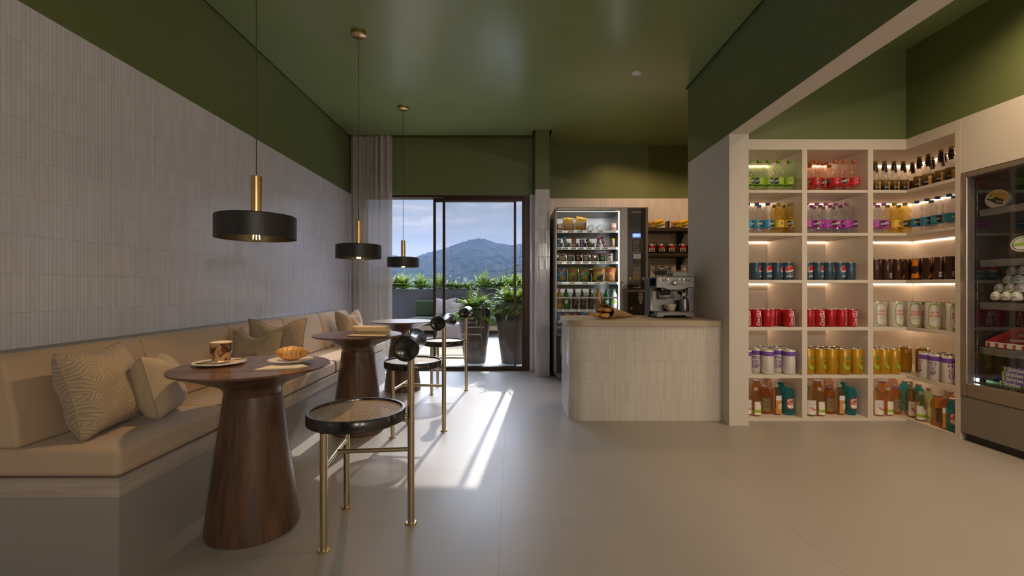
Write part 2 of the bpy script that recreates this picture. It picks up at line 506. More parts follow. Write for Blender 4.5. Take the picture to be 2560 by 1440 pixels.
M['soap_amber'] = glassy('amber_soap_bottle', (.90,.62,.28), .03, .8, .22, (.40,.20,.04))
M['soap_teal'] = glassy('teal_soap_bottle', (.25,.72,.76), .03, .8, .42, (.02,.36,.42))
M['soap_pink'] = glassy('pink_soap_bottle', (.88,.70,.56), .03, .8, .16, (.50,.26,.16))
M['soap_green'] = glassy('pale_green_soap_bottle', (.80,.92,.66), .03, .8, .22, (.55,.68,.36))
M['led'] = emat('warm_led_strip', (1,.72,.48), 34)
M['led_cool'] = emat('cool_led_strip', (.92,.96,1), 24)
M['lcd'] = emat('blue_display', (.10,.22,1), 2.2)
M['ceiling_spot'] = pmat('downlight_trim', (.75,.72,.68), .4)
M['lamp_on'] = emat('downlight_lens', (1,.78,.52), 6)
M['fridge_metal'] = pmat('taupe_fridge_metal', (.34,.29,.24), .30, .75, var=.05, stretch=(1,1,.1), scale=30)
M['fridge_panel'] = pmat('taupe_fridge_panel', (.24,.21,.18), .40, .3, var=.04)
M['fridge_in'] = pmat('fridge_liner', (.045,.045,.050), .22, .7, var=.15)
M['fridge_shelf'] = pmat('fridge_shelf_edge', (.16,.16,.165), .35, .4, var=.35, scale=30)
M['bean'] = pmat('coffee_beans', (.012,.008,.006), .4, bump=.8, bscale=120, bdist=.004)
M['wallshelf'] = pmat('dark_olive_shelf', (.040,.032,.020), .5)
M['sofa'] = fabric_mat('green_outdoor_fabric', (.026,.036,.016))
M['sofa_base'] = pmat('sofa_timber', (.22,.14,.08), .5)
M['out_pillow'] = fabric_mat('grey_beige_outdoor', (.24,.20,.19))
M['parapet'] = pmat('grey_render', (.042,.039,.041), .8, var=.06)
M['terrace'] = pmat('terrace_tile', (.70,.67,.63), .6, var=.06)
M['rug'] = pmat('jute_rug', (.42,.33,.22), .95, var=.35, scale=70, bump=.9, bscale=90, bdist=.01)
M['pot'] = pmat('glazed_brown_pot', (.034,.021,.019), .45, var=.5, scale=26, stretch=(1,1,.35), bump=.35, bscale=50, bdist=.004, spec=.2)
M['soil'] = pmat('soil', (.035,.022,.014), .95)
M['stem'] = pmat('plant_stem', (.10,.13,.04), .6)
M['build'] = pmat('distant_facade', (.38,.38,.39), .8)

def leaf_mat(name, col, tr):
    m, nt, out, N, L = nodes(name)
    b = N('ShaderNodeBsdfPrincipled'); setp(b, rough=.42, spec=.22)
    v = coords(N, L); f = noise_n(N, L, v, 9, 3)
    c = mixc(N, L, f, tuple(x*.65 for x in col), tuple(x*1.35 for x in col)); L(c, b.inputs['Base Color'])
    t = N('ShaderNodeBsdfTranslucent'); t.inputs[0].default_value = tuple(tr)+(1,)
    mx = N('ShaderNodeMixShader'); mx.inputs[0].default_value = .45; L(b.outputs[0], mx.inputs[1]); L(t.outputs[0], mx.inputs[2])
    L(mx.outputs[0], out.inputs[0]); return m
M['leaf'] = leaf_mat('green_leaf', (.055,.11,.015), (.26,.38,.02))
M['leaf2'] = leaf_mat('mid_green_leaf', (.04,.085,.015), (.16,.28,.02))
M['leaf3'] = leaf_mat('rusty_green_leaf', (.11,.11,.03), (.26,.22,.04))

def floor_mat():
    m, nt, out, N, L = nodes('porcelain_floor')
    b = N('ShaderNodeBsdfPrincipled'); setp(b, rough=.36, spec=.45)
    v = coords(N, L)
    sx = N('ShaderNodeSeparateXYZ'); L(v, sx.inputs[0])
    def joint(x, off):
        fr = math_n(N, L, 'FRACT', math_n(N, L, 'ADD', math_n(N, L, 'DIVIDE', math_n(N, L, 'SUBTRACT', x, off), 1.2111), 20.0))
        d = math_n(N, L, 'MINIMUM', fr, math_n(N, L, 'SUBTRACT', 1.0, fr))
        return math_n(N, L, 'DIVIDE', d, .0014, True)
    e = math_n(N, L, 'MINIMUM', joint(sx.outputs[0], -.0486), joint(sx.outputs[1], 2.484))
    n1 = noise_n(N, L, v, 1.4, 6, .6); n2 = noise_n(N, L, v, 260, 2)
    c0 = (.385,.352,.320)
    c = mixc(N, L, n1, tuple(x*.86 for x in c0), tuple(x*1.1 for x in c0))
    c = mixc(N, L, math_n(N, L, 'MULTIPLY', n2, .22), c, tuple(x*.7 for x in c0))
    c = mixc(N, L, e, tuple(x*.5 for x in c0), c); L(c, b.inputs['Base Color'])
    L(math_n(N, L, 'ADD', math_n(N, L, 'MULTIPLY', n1, .2), .3), b.inputs['Roughness'])
    L(bump_n(N, L, n2, .08, .001), b.inputs['Normal'])
    L(b.outputs[0], out.inputs[0]); return m
M['floor'] = floor_mat()

def curtain_mat():
    m, nt, out, N, L = nodes('sheer_linen_curtain')
    v = coords(N, L, 'UV', (420, 90, 1))
    f = noise_n(N, L, v, 1, 2)
    col = mixc(N, L, f, (.42,.385,.36), (.58,.535,.50))
    d = N('ShaderNodeBsdfDiffuse'); L(col, d.inputs[0])
    t = N('ShaderNodeBsdfTranslucent'); L(col, t.inputs[0])
    m1 = N('ShaderNodeMixShader'); m1.inputs[0].default_value = .05; L(d.outputs[0], m1.inputs[1]); L(t.outputs[0], m1.inputs[2])
    tr = N('ShaderNodeBsdfTransparent')
    m2 = N('ShaderNodeMixShader'); L(math_n(N, L, 'MULTIPLY', f, .24), m2.inputs[0]); L(m1.outputs[0], m2.inputs[1]); L(tr.outputs[0], m2.inputs[2])
    L(m2.outputs[0], out.inputs[0]); return m
M['curtain'] = curtain_mat()

def cane_mat():
    m, nt, out, N, L = nodes('woven_cane')
    b = N('ShaderNodeBsdfPrincipled'); setp(b, rough=.45, spec=.4)
    v = coords(N, L, 'Object', rot=(0,0,R(0)))
    sx = N('ShaderNodeSeparateXYZ'); L(v, sx.inputs[0])
    P = .0125
    def hole(x):
        fr = math_n(N, L, 'FRACT', math_n(N, L, 'ADD', math_n(N, L, 'DIVIDE', x, P), 50.0))
        return math_n(N, L, 'ABSOLUTE', math_n(N, L, 'SUBTRACT', fr, .5))
    hx, hy = hole(sx.outputs[0]), hole(sx.outputs[1])
    mx_ = math_n(N, L, 'MAXIMUM', hx, hy); sm = math_n(N, L, 'ADD', hx, hy)
    h = math_n(N, L, 'MINIMUM', math_n(N, L, 'LESS_THAN', mx_, .24), math_n(N, L, 'LESS_THAN', sm, .36))
    f = noise_n(N, L, v, 60, 2)
    L(mixc(N, L, f, (.40,.27,.13), (.62,.45,.25)), b.inputs['Base Color'])
    tr = N('ShaderNodeBsdfTransparent'); mx = N('ShaderNodeMixShader')
    L(h, mx.inputs[0]); L(b.outputs[0], mx.inputs[1]); L(tr.outputs[0], mx.inputs[2])
    L(mx.outputs[0], out.inputs[0]); return m
M['cane'] = cane_mat()

def croissant_mat():
    m, nt, out, N, L = nodes('croissant_crust')
    b = N('ShaderNodeBsdfPrincipled'); setp(b, rough=.38, spec=.5)
    uv = N('ShaderNodeTexCoord').outputs['UV']
    mp = N('ShaderNodeMapping'); L(uv, mp.inputs[0]); mp.inputs['Scale'].default_value = (26, 3, 1)
    f = noise_n(N, L, mp.outputs[0], 1.0, 4, .6, .4)
    w = N('ShaderNodeValToRGB'); L(f, w.inputs[0]); cr = w.color_ramp
    cr.elements[0].position = .3; cr.elements[0].color = (.36,.13,.025,1); cr.elements[1].position = .7; cr.elements[1].color = (.86,.50,.17,1)
    L(w.outputs[0], b.inputs['Base Color'])
    L(bump_n(N, L, f, .5, .003), b.inputs['Normal'])
    L(b.outputs[0], out.inputs[0]); return m
M['croissant'] = croissant_mat()

def coffee_mat():
    m, nt, out, N, L = nodes('iced_latte')
    b = N('ShaderNodeBsdfPrincipled'); setp(b, rough=.25)
    v = coords(N, L, 'Object', (1,1,.55)); f = noise_n(N, L, v, 34, 3, .5, 1.2)
    w = N('ShaderNodeValToRGB'); L(f, w.inputs[0]); cr = w.color_ramp
    cr.elements[0].position = .40; cr.elements[0].color = (.045,.013,.005,1); cr.elements[1].position = .56; cr.elements[1].color = (.58,.36,.18,1)
    e = cr.elements.new(.48); e.color = (.19,.055,.014,1)
    L(w.outputs[0], b.inputs['Base Color']); L(b.outputs[0], out.inputs[0]); return m
M['coffee'] = coffee_mat()
M['foam'] = pmat('milk_foam', (.82,.66,.47), .6, var=.12, scale=40)

def beer_mat():
    m, nt, out, N, L = nodes('black_and_gold_label')
    b = N('ShaderNodeBsdfPrincipled'); setp(b, rough=.35)
    v = coords(N, L); sx = N('ShaderNodeSeparateXYZ'); L(v, sx.inputs[0])
    z = math_n(N, L, 'DIVIDE', sx.outputs[2], .105, True)
    f = noise_n(N, L, v, 45, 3)
    z2 = math_n(N, L, 'ADD', z, math_n(N, L, 'MULTIPLY', math_n(N, L, 'SUBTRACT', f, .5), .5))
    w = N('ShaderNodeValToRGB'); L(z2, w.inputs[0]); cr = w.color_ramp
    cr.elements[0].position = .42; cr.elements[0].color = (.008,.007,.008,1); cr.elements[1].position = 1.0; cr.elements[1].color = (.30,.16,.02,1)
    L(w.outputs[0], b.inputs['Base Color']); L(b.outputs[0], out.inputs[0]); return m
M['beerlabel'] = beer_mat()

def hill_mat(name, c1, c2):
    m, nt, out, N, L = nodes(name)
    b = N('ShaderNodeBsdfPrincipled'); setp(b, rough=.95, spec=.05)
    v = coords(N, L); f = noise_n(N, L, v, .045, 6, .7)
    L(mixc(N, L, f, c1, c2), b.inputs['Base Color']); L(bump_n(N, L, noise_n(N, L, v, .35, 4, .7), 1, 4), b.inputs['Normal'])
    L(b.outputs[0], out.inputs[0]); return m
M['hill'] = hill_mat('forested_hillside', (.006,.014,.008), (.05,.07,.035))
# ================================================================== THE ROOM
XL, CH = -1.925, 2.79            # left wall face, ceiling height
def S(name, mb, mats, **k):
    return struct(mb.build(name, mats, smooth=False, **k))
S('floor', MB().box(-2.1,-3.4,-.12, 3.75,5.70,0), M['floor'])
S('wall_left', MB().box(XL-.2,-3.4,0, XL,5.70,2.95), M['wall_tile'])
mb = MB(); mb.box(XL,5.47,0,-1.803,5.70,2.95); mb.box(-1.803,5.47,ZT,.213,5.70,2.95); mb.box(.213,5.47,0,.452,5.70,2.95)
S('wall_back', mb, M['wall_tile'])
S('wall_pillar', MB().box(.268,5.165,0,.427,5.469,2.95), M['wall_tile'])
S('wall_recess', MB().box(.452,5.69,0,3.75,5.9,2.95), M['wall_tile'])
mb = MB(); mb.box(1.579,3.308,0,1.721,4.083,ZT)
S('wall_partition', mb, M['wall_plain'])
S('trim_1', MB().box(1.579,-3.4,ZT,1.721,4.083,2.95), M['wall_plain'])          # beam over the opening
mb = MB()
mb.box(1.721,3.427,ZT+.002, 2.967,3.9,2.95); mb.box(2.967,-3.4,ZT+.002, 3.45,3.9,2.95)
mb.box(2.967,1.9,1.757, 3.45,3.010,ZT+.002); mb.box(2.967,-3.4,0, 3.45,1.9,ZT+.002)
mb.box(3.445,1.9,0, 3.6,3.9,ZT+.002); mb.box(1.721,3.905,0,3.6,4.05,ZT+.002)
S('wall_right', mb, M['wall_plain'])
S('wall_recess_right', MB().box(3.6,1.9,0,3.75,5.69,2.95), M['wall_plain'])
S('wall_rear', MB().box(-2.1,-3.6,0,3.75,-3.4,2.95), M['wall_green'])
mb = MB()
mb.box(-1.908,-3.4,CH, .24,5.337,CH+.03); mb.box(.24,-3.4,CH,.455,5.163,CH+.03); mb.box(.455,-3.4,CH,1.556,4.11,CH+.03)
mb.box(.455,4.11,CH,3.6,5.69,CH+.03); mb.box(1.745,3.905,CH,3.6,4.11,CH+.03)
mb.box(1.721,-3.4,CH,2.967,3.427,CH+.03)
S('ceiling', mb, M['ceil'])
S('roof', MB().box(-2.2,-3.6,2.95,3.8,5.92,3.1), M['void'])
# closing pieces above the ceiling gaps
mb = MB(); mb.box(-1.925,-3.4,CH+.045,1.579,5.47,CH+.06)
S('ceiling_gap', mb, M['void'])

# sliding door: bronze frame, two sashes parked on the right
d = thing('door_1', 'bronze-framed sliding glass door between the room and terrace', 'door', (0,5.54,0)); struct(d)
mb = MB()
mb.box(-1.803,-.06,2.092,.213,.09,2.12); mb.box(.151,-.06,0,.213,.09,2.092); mb.box(-1.803,-.06,0,.151,.09,.012)
mb.box(-1.803,-.06,.012,-1.775,.09,2.092)
mb.build('frame', M['bronze'], d, smooth=False)
def sash(x0, x1, y, nm):
    mb = MB(); w = .03
    mb.box(x0,y-.018,.014,x0+w,y+.018,2.09); mb.box(x1-w,y-.018,.014,x1,y+.018,2.09)
    mb.box(x0+w,y-.018,2.055,x1-w,y+.018,2.09); mb.box(x0+w,y-.018,.014,x1-w,y+.018,.045)
    o = mb.build('sash', M['bronze'], d, smooth=False)
    g = MB(); g.box(x0+w,y-.003,.045,x1-w,y+.003,2.055)
    g.build('pane', M['door_glass'], o, smooth=False)
sash(gx(1107,5.54), .150, 0, 'a')
sash(gx(1084,5.60), gx(1290.5,5.60), .05, 'b')

# sheer curtain
def cur(u, v):
    x = -1.902 + .472*u
    y = 5.375 + .034*math.sin(u*46 + .9*math.sin(u*11)) + .012*math.sin(u*19+1.3)
    return (x + .006*math.sin(u*40), y*(1) + .006*(1-v)*math.sin(u*30), .012 + 2.80*v)
cu = MB().surf(cur, 150, 8, uvs=True)
o = cu.build('curtain', M['curtain'], smooth=True, angle=180)
tag(o, 'sheer grey-beige linen curtain gathered at the left end of the glass door', 'curtain')
# sensor / downlight discs
def disc_light(name, x, y, label):
    t = thing(name, label, 'ceiling fixture', (x,y,CH-.012))
    mb = MB(); mb.lathe([(0,.0),(.034,.0),(.040,.004),(.041,.012),(0,.012)], 28); mb.build('housing', M['ceiling_spot'], t)
    mb = MB(); mb.lathe([(0,-.002),(.022,-.001),(.026,.0),(0,.0)], 24); mb.build('lens', M['white'], t)
p = at(1592,182, (CH-1)*F/(720-182)); disc_light('ceiling_sensor', p.x, p.y, 'small round white sensor flush on the green ceiling above the counter')

# ================================================================== BANQUETTE
BX, BE0, BE1 = -1.349, 1.564, 4.86
b = thing('banquette_bench', 'long white wall bench with grey oak seat band under the cushions', 'bench', (0,0,0))
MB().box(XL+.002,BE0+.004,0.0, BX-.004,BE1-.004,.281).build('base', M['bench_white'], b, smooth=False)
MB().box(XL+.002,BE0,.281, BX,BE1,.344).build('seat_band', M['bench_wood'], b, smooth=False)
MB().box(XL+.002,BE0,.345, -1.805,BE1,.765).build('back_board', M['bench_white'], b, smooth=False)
ys = [BE0, 2.165, 2.83, 3.49, 4.15, BE1]
sl = ['nearest to the camera', 'second from the near end', 'in the middle of the bench', 'second from the far end', 'at the far end by the curtain']
for i in range(5):
    y0, y1 = ys[i]+.002, ys[i+1]-.002
    mb = MB().box(-1.80, 0, .0, BX-.003, y1-y0, .098)
    # a soft crown so that the cushion is not a slab
    o = mb.build('seat_cushion', M['fabric'], loc=(0,y0,.346), bevel=.022, seg=4)
    tag(o, 'beige linen seat cushion on the bench, ' + sl[i], 'cushion', 'seat cushions of the bench')
    prof = [(-1.802,.0),(-1.700,.0),(-1.712,.10),(-1.735,.22),(-1.757,.305),(-1.785,.322),(-1.802,.322)]
    mb = MB(); mb.prism(prof, 0, y1-y0, M=Matrix(((1,0,0,0),(0,0,1,0),(0,1,0,0),(0,0,0,1))))
    mb.f = [list(reversed(f)) for f in mb.f]
    o = mb.build('back_cushion', M['fabric'], loc=(0,y0,.446), bevel=.018, seg=4, angle=60)
    tag(o, 'beige linen back cushion leaning on the wall, ' + sl[i], 'cushion', 'back cushions of the bench')

# throw pillows
def pillow_mesh(w, h, t, seed, dent=.05):
    mb = MB(); n = 26
    rnd = Vector((seed*3.1, seed*1.7, seed*.9))
    for side in (1, -1):
        def fn(u, v):
            a, c = u*2-1, v*2-1
            px = a*w/2*(1 - .10*(1-c*c)); pz = c*h/2*(1 - .10*(1-a*a))
            if c > 0: pz -= dent*h*c*c*math.exp(-(a*a)/.18)
            k = max(0, (1-a**4))*max(0, (1-c**4)); k = k**.55
            y = t/2*k
            y += .010*k*noise.noise(Vector((a*2.2, c*2.2, side))*1.2 + rnd)
            y += .006*k*noise.noise(Vector((a*5+c*2, c*5, side)) + rnd)
            return (px, side*y, pz)
        vs0 = len(mb.f)
        mb.surf(fn, n, n, uvs=True)
        if side == 1:
            for i in range(vs0, len(mb.f)):
                mb.f[i].reverse(); mb.uv[i] = list(reversed(mb.uv[i]))
    edge = []
    for k in range(4*n):
        q, r_ = divmod(k, n); s_ = r_/n*2-1
        a, c = ((s_,-1),(1,s_),(-s_,1),(-1,-s_))[q]
        px = a*w/2*(1 - .10*(1-c*c)); pz = c*h/2*(1 - .10*(1-a*a))
        if c > 0: pz -= dent*h*c*c*math.exp(-(a*a)/.18)
        edge.append((px, 0, pz))
    return mb, edge
def pillow(label, mat, loc, yaw, lean, roll, w, h, t, seed, piping=True, dent=.05):
    mb, edge = pillow_mesh(w, h, t, seed, dent)
    lo = min((Euler((lean, roll, 0)).to_matrix() @ p).z for p in mb.v)
    T = Matrix.Translation((0,0,-lo)) @ Euler((lean, roll, 0)).to_matrix().to_4x4()
    mb.xf(T)
    o = mb.build('throw_pillow', M[mat], loc=(loc[0],loc[1],.4455), smooth=True, angle=180)
    o.rotation_euler = (0,0,yaw)
    tag(o, label, 'pillow')
    if piping:
        e = MB().tube([T @ Vector(p) for p in edge], .0028, 6, closed=True)
        e.build('piping', M['piping'], o, angle=180)
    return o
pillow('large striped sand pillow at the near end of the bench', 'pillow_stripe', (-1.612,1.79), R(100), R(-16), 0, .345, .335, .165, 1)
pillow('plain sand pillow leaning beside the large striped one', 'pillow_plain', (-1.515,1.955), R(114), R(-14), R(4), .27, .27, .15, 2, dent=.10)
pillow('small plain taupe pillow in front of a striped pillow, behind the latte glass', 'pillow_taupe', (-1.575,2.80), R(6), R(-14), 0, .30, .30, .13, 3, dent=.13)
pillow('striped taupe pillow standing behind the small plain taupe one', 'pillow_stripe', (-1.535,2.965), R(10), R(-10), 0, .36, .36, .13, 4, dent=.13)
pillow('striped sand pillow at the far end of the bench beside the curtain', 'pillow_stripe', (-1.585,4.47), R(74), R(-14), 0, .36, .345, .15, 5, dent=.10)

# ================================================================== TABLES, STOOLS, LAMPS
def make_table():
    t = thing('pedestal_table', '', 'table', group='round walnut tables along the bench')
    MB().lathe([(0,.664),(.292,.664),(.299,.667),(.300,.672),(.298,.675),(0,.675)], 72).build('tabletop', M['walnut_top'], t)
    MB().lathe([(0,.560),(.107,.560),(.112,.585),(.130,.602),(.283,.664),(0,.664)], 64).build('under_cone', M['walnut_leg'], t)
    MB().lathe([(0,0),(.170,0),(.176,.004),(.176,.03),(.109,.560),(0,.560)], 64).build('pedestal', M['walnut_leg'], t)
    return t
MAKERS['table'] = make_table
TZ = .675
place('table', (-1.085,1.91,0), R(8), 'round walnut pedestal table with the latte and the croissant')
place('table', (-1.083,3.20,0), R(95), 'round walnut pedestal table with the open notebook')
place('table', (-1.080,4.50,0), R(190), 'empty round walnut pedestal table nearest the glass door')

def make_stool():
    t = thing('spool_back_stool', '', 'stool', group='cane seat stools facing the bench')
    ring = MB(); ring.lathe([(.184,.449),(.196,.447),(.200,.451),(.200,.490),(.197,.494),(.186,.494),(.184,.490),(.184,.449)], 72)
    seat = ring.build('seat_ring', M['black_lac'], t)
    MB().lathe([(0,.4845),(.185,.4845)], 64).build('cane_seat', M['cane'], t, smooth=False)
    for sy in (-1, 1):
        l = MB().cyl((-.085,sy*.172,.005), (-.085,sy*.172,.449), .0137, 20).build('leg', M['champagne'], t)
        MB().lathe([(0,0),(.024,0),(.024,.004),(.021,.007),(0,.007)], 24, (-.085,sy*.172,0)).build('foot', M['champagne'], l)
    l = MB().cyl((.222,0,.005), (.222,0,.742), .0145, 20).build('back_post', M['champagne'], t)
    MB().lathe([(0,0),(.025,0),(.025,.004),(.022,.007),(0,.007)], 24, (.222,0,0)).build('foot', M['champagne'], l)
    MB().cyl((.186,0,.462), (.215,0,.462), .0085, 12).build('bracket', M['champagne'], t)
    MB().cyl((.09,0,.440), (.212,0,.440), .0075, 12).build('seat_rail', M['champagne'], t)
    st = MB(); st.cyl((-.085,-.165,.316), (-.085,.165,.316), .0095, 14); st.cyl((-.08,0,.316), (.214,0,.316), .0095, 14)
    st.build('stretcher', M['champagne'], t)
    L_, n = .175, 24
    prof = [(0,-L_+.004),(.040,-L_+.004),(.044,-L_),(.050,-L_+.001),(.0515,-L_+.006)]
    for i in range(n+1):
        s_ = -1 + 2*i/n
        prof.append((.0275 + .0235*abs(s_)**1.9, s_*(L_-.012)))
    prof += [(.0515,L_-.006),(.050,L_-.001),(.044,L_),(.040,L_-.004),(0,L_-.004)]
    MB().lathe(prof, 44, M=Matrix.Translation((.222,0,.765)) @ Matrix.Rotation(R(-90),4,'X')).build('back_spool', M['black_lac'], t, angle=50)
    return t
MAKERS['stool'] = make_stool
place('stool', (-.650,1.911,0), R(6.1), 'cane seat stool nearest the camera, black spool back, at the latte table')
place('stool', (-.697,3.208,0), R(-5.5), 'middle cane seat stool, at the table with the notebook')
place('stool', (-.669,4.444,0), R(0), 'cane seat stool nearest the glass door, at the empty table')

def make_lamp():
    t = thing('pendant_lamp', '', 'lamp', group='black pendant lamps over the tables')
    z0 = 1.207; zc = 0          # the base of the empty is the bulb's bottom
    base = 1.187
    def Z(z): return z - base
    MB().lathe([(0,Z(2.765)),(.048,Z(2.765)),(.052,Z(2.768)),(.052,Z(2.789)),(0,Z(2.789))], 32).build('canopy', M['brass'], t)
    MB().cyl((0,0,Z(1.465)), (0,0,Z(2.766)), .0022, 8).build('cord', M['cord'], t)
    MB().lathe([(0,Z(1.285)),(.0215,Z(1.285)),(.0215,Z(1.468)),(.0195,Z(1.470)),(0,Z(1.470))], 32).build('stem', M['brass'], t)
    MB().lathe([(.1515,Z(1.209)),(.154,Z(1.207)),(.154,Z(1.298)),(.150,Z(1.302)),(.02,Z(1.302)),(.02,Z(1.298)),(.149,Z(1.298)),(.1515,Z(1.294)),(.1515,Z(1.209))], 72).build('shade', M['black_matte'], t)
    b_ = MB(); pr = []
    for i in range(15):
        a = R(-90 + 150*i/14); pr.append((max(0,.046*math.cos(a)) if i else 0, .046+.046*math.sin(a)))
    pr += [(.016,.093),(.016,.108)]
    bulb = b_.lathe(pr, 32).build('bulb', M['bulb'], t, angle=180)
    MB().lathe([(0,.088),(.015,.088),(.015,.112),(0,.112)], 20).build('socket', M['brass'], t)
    f = MB()
    for k in range(6):
        a = 2*PI*k/6
        f.cyl((.014*math.cos(a),.014*math.sin(a),.018), (.011*math.cos(a),.011*math.sin(a),.066), .0011, 6)
    f.build('filament', M['filament'], bulb)
    return t
MAKERS['lamp'] = make_lamp
LAMPS = [(-1.075,1.914), (-1.074,3.19), (-1.077,4.506)]
for (x, y), lab in zip(LAMPS, ('black drum pendant lamp with brass stem nearest the camera, over the latte table',
                              'middle black drum pendant lamp, hanging over the notebook table',
                              'black drum pendant lamp seen against the window, over the empty table')):
    place('lamp', (x, y, 1.187), 0, lab)

# ------------------------------------------------------------------ on the tables
def plate(name, loc, r, label):
    mb = MB().lathe([(0,0),(r*.55,0),(r*.9,.006),(r,.010),(r*.995,.0125),(r*.93,.0105),(r*.6,.005),(0,.005)], 56)
    return tag(mb.build(name, M['ceramic'], loc=loc, angle=60), label, 'plate')
plate('saucer', (-1.243,1.935,TZ), .100, 'cream saucer under the iced latte glass')
g = thing('latte_glass', 'stepped glass of iced latte on a cream saucer', 'drink', (-1.243,1.945,TZ+.0055))
ow = [(0,0),(.034,0),(.037,.004),(.037,.032),(.0425,.039),(.0435,.044),(.0435,.096)]
iw = [(.0415,.096),(.0415,.046),(.040,.041),(.035,.034),(.035,.010),(0,.008)]
MB().lathe(ow+iw, 48).build('tumbler', M['tumbler'], g, angle=45)
MB().lathe([(0,.010),(.0345,.011),(.0345,.034),(.0395,.041),(.041,.046),(.041,.086),(0,.086)], 48).build('coffee', M['coffee'], g)
MB().lathe([(0,.086),(.041,.086),(.041,.090),(.02,.0925),(0,.093)], 48).build('foam', M['foam'], g)
sp = MB()
sp.tube([(-1.263,1.868,TZ+.016),(-1.225,1.900,TZ+.0155),(-1.195,1.935,TZ+.017),(-1.150,2.005,TZ+.0165)], [.0030,.0024,.0022,.0026], 8)
def bowl(u, v):
    a = 2*PI*u; rr = v
    return (rr*.024*math.cos(a), rr*.016*math.sin(a), .005*(rr*rr-1))
sp.surf(bowl, 20, 5, cu=True, M=Matrix.Translation((-1.272,1.862,TZ+.0175)) @ Matrix.Rotation(R(38),4,'Z'))
tag(sp.build('spoon', M['spoon'], angle=180), 'gold spoon resting on the saucer of the latte', 'spoon')
plate('side_plate', (-.955,1.965,TZ+.0068), .090, 'cream side plate under the single croissant')
nk = MB(); nk.prism([(-.090,-.062),(.072,-.058),(.105,-.020),(.06,.05),(-.05,.055)], 0, .0022)
nk.prism([(-.085,-.060),(.070,-.056),(.100,-.022),(.055,.045),(-.045,.05)], .0024, .0046)
o = nk.build('napkin', M['napkin'], loc=(-.945,1.875,TZ), bevel=.0008); o.rotation_euler = (0,0,R(14))
tag(o, 'folded ivory napkin under the croissant plate', 'napkin')
def croissant_mesh(L_=.14, r=.031, bend=.35, flat=.82, seed=0):
    mb = MB()
    def fn(u, v):
        t = u; a = 2*PI*v
        env = math.sin(PI*min(max(t,.0),1))**.55
        seg = 6.0
        ph = (t*seg + .55*math.sin(a+seed)) % 1.0
        step = (1-ph)*.085 if t < .5 else ph*.085
        rr = r*env*(.86+step) + .001
        x = (t-.5)*L_; yb = bend*L_*((t-.5)*2)**2*.35
        return (x, yb + rr*math.cos(a), rr*flat*math.sin(a))
    mb.surf(fn, 84, 22, cv=True, uvs=True)
    lo = min(p.z for p in mb.v); mb.xf(Matrix.Translation((0,0,-lo)))
    return mb
o = croissant_mesh(.136, .036, .35, .92).build('croissant', M['croissant'], loc=(-.952,1.962,TZ+.0125), angle=50); o.rotation_euler = (0,0,R(8))
tag(o, 'golden croissant on a cream side plate on the nearest table', 'croissant')
nb = thing('notebook', 'open cream notebook with curled page on the middle table', 'book', (-.965,3.08,TZ))
cv = MB(); cv.box(-.128,-.055,0,.128,.052,.003); cv.build('cover', M['plastic_blk'], nb, bevel=.001)
pg = MB(); pg.box(-.125,-.062,.003,.125,.046,.010); pg.build('page_block', M['paper'], nb, bevel=.001)
def curl(u, v):
    a = R(-60 + 260*v); r_ = .026
    return (-.122+.244*u, .040 - .0*v + r_*math.cos(a)*(.8), .010 + r_ + r_*math.sin(a)*1.0 if a > -1.57 else .01)
def curl2(u, v):
    pts = [(.046,.011),(.058,.024),(.060,.045),(.048,.062),(.030,.066),(.014,.058),(.010,.044),(.016,.030)]
    k = v*(len(pts)-1); i = min(int(k), len(pts)-2); f = k-i
    return (-.122+.244*u, pts[i][0]*(1-f)+pts[i+1][0]*f, pts[i][1]*(1-f)+pts[i+1][1]*f)
c_ = MB().surf(curl2, 6, 28); o = c_.build('curled_page', M['paper'], nb, angle=180)
s_ = o.modifiers.new('thick', 'SOLIDIFY'); s_.thickness = .004; s_.offset = 0
nb.rotation_euler = (0,0,R(-4))
# ================================================================== COUNTER
c = thing('service_counter', 'white finger-tiled counter with rounded end and pale oak worktop', 'counter', (0,0,0))
out = rrect(.431,3.427,1.5785,4.07,.126,12,(0,1,1,0))
MB().prism(out, 0, .711, side_uv=True).build('tiled_base', M['tile'], c, angle=30)
out = rrect(.418,3.410,1.5785,4.078,.135,12,(0,1,1,0))
MB().prism(out, .711, .755).build('worktop', M['counter_wood'], c, angle=30, bevel=.002)
# ================================================================== SHELVING UNIT
u = thing('shelving_unit', 'tall white L-shaped built-in shelving unit with lit bays of drinks', 'shelves', (0,0,0))
SF, SB = 3.427, 3.89
def Lboard(z0, z1):
    mb = MB()
    mb.prism([(1.722,SF),(2.967,SF),(2.967,3.047),(3.43,3.047),(3.43,SB),(1.722,SB)], z0, z1); return mb
SHZ = {1:1.738, 2:1.414, 3:1.060, 4:.705, 5:.3446, 6:.021}
for k, (z, t) in enumerate(((ZT,.078),(1.738,.021),(1.414,.020),(1.060,.021),(.705,.024),(.3446,.024),(.021,.021))):
    Lboard(z-t, z).build('shelf', M['white_lac'], u, smooth=False)
for x0, x1 in ((1.722,1.7265),(2.1837,2.2228),(2.679,2.7197)):
    MB().box(x0,SF-.001,0,x1,SB,2.043).build('divider', M['white_lac'], u, smooth=False)
MB().box(2.966,3.011,0,3.43,3.047,ZT).build('end_panel', M['white_lac'], u, smooth=False)
bk = MB(); bk.box(1.722,SB,0,3.44,SB+.012,ZT); bk.box(3.43,3.011,0,3.442,SB,ZT); bk.build('back_panel', M['white_lac'], u, smooth=False)
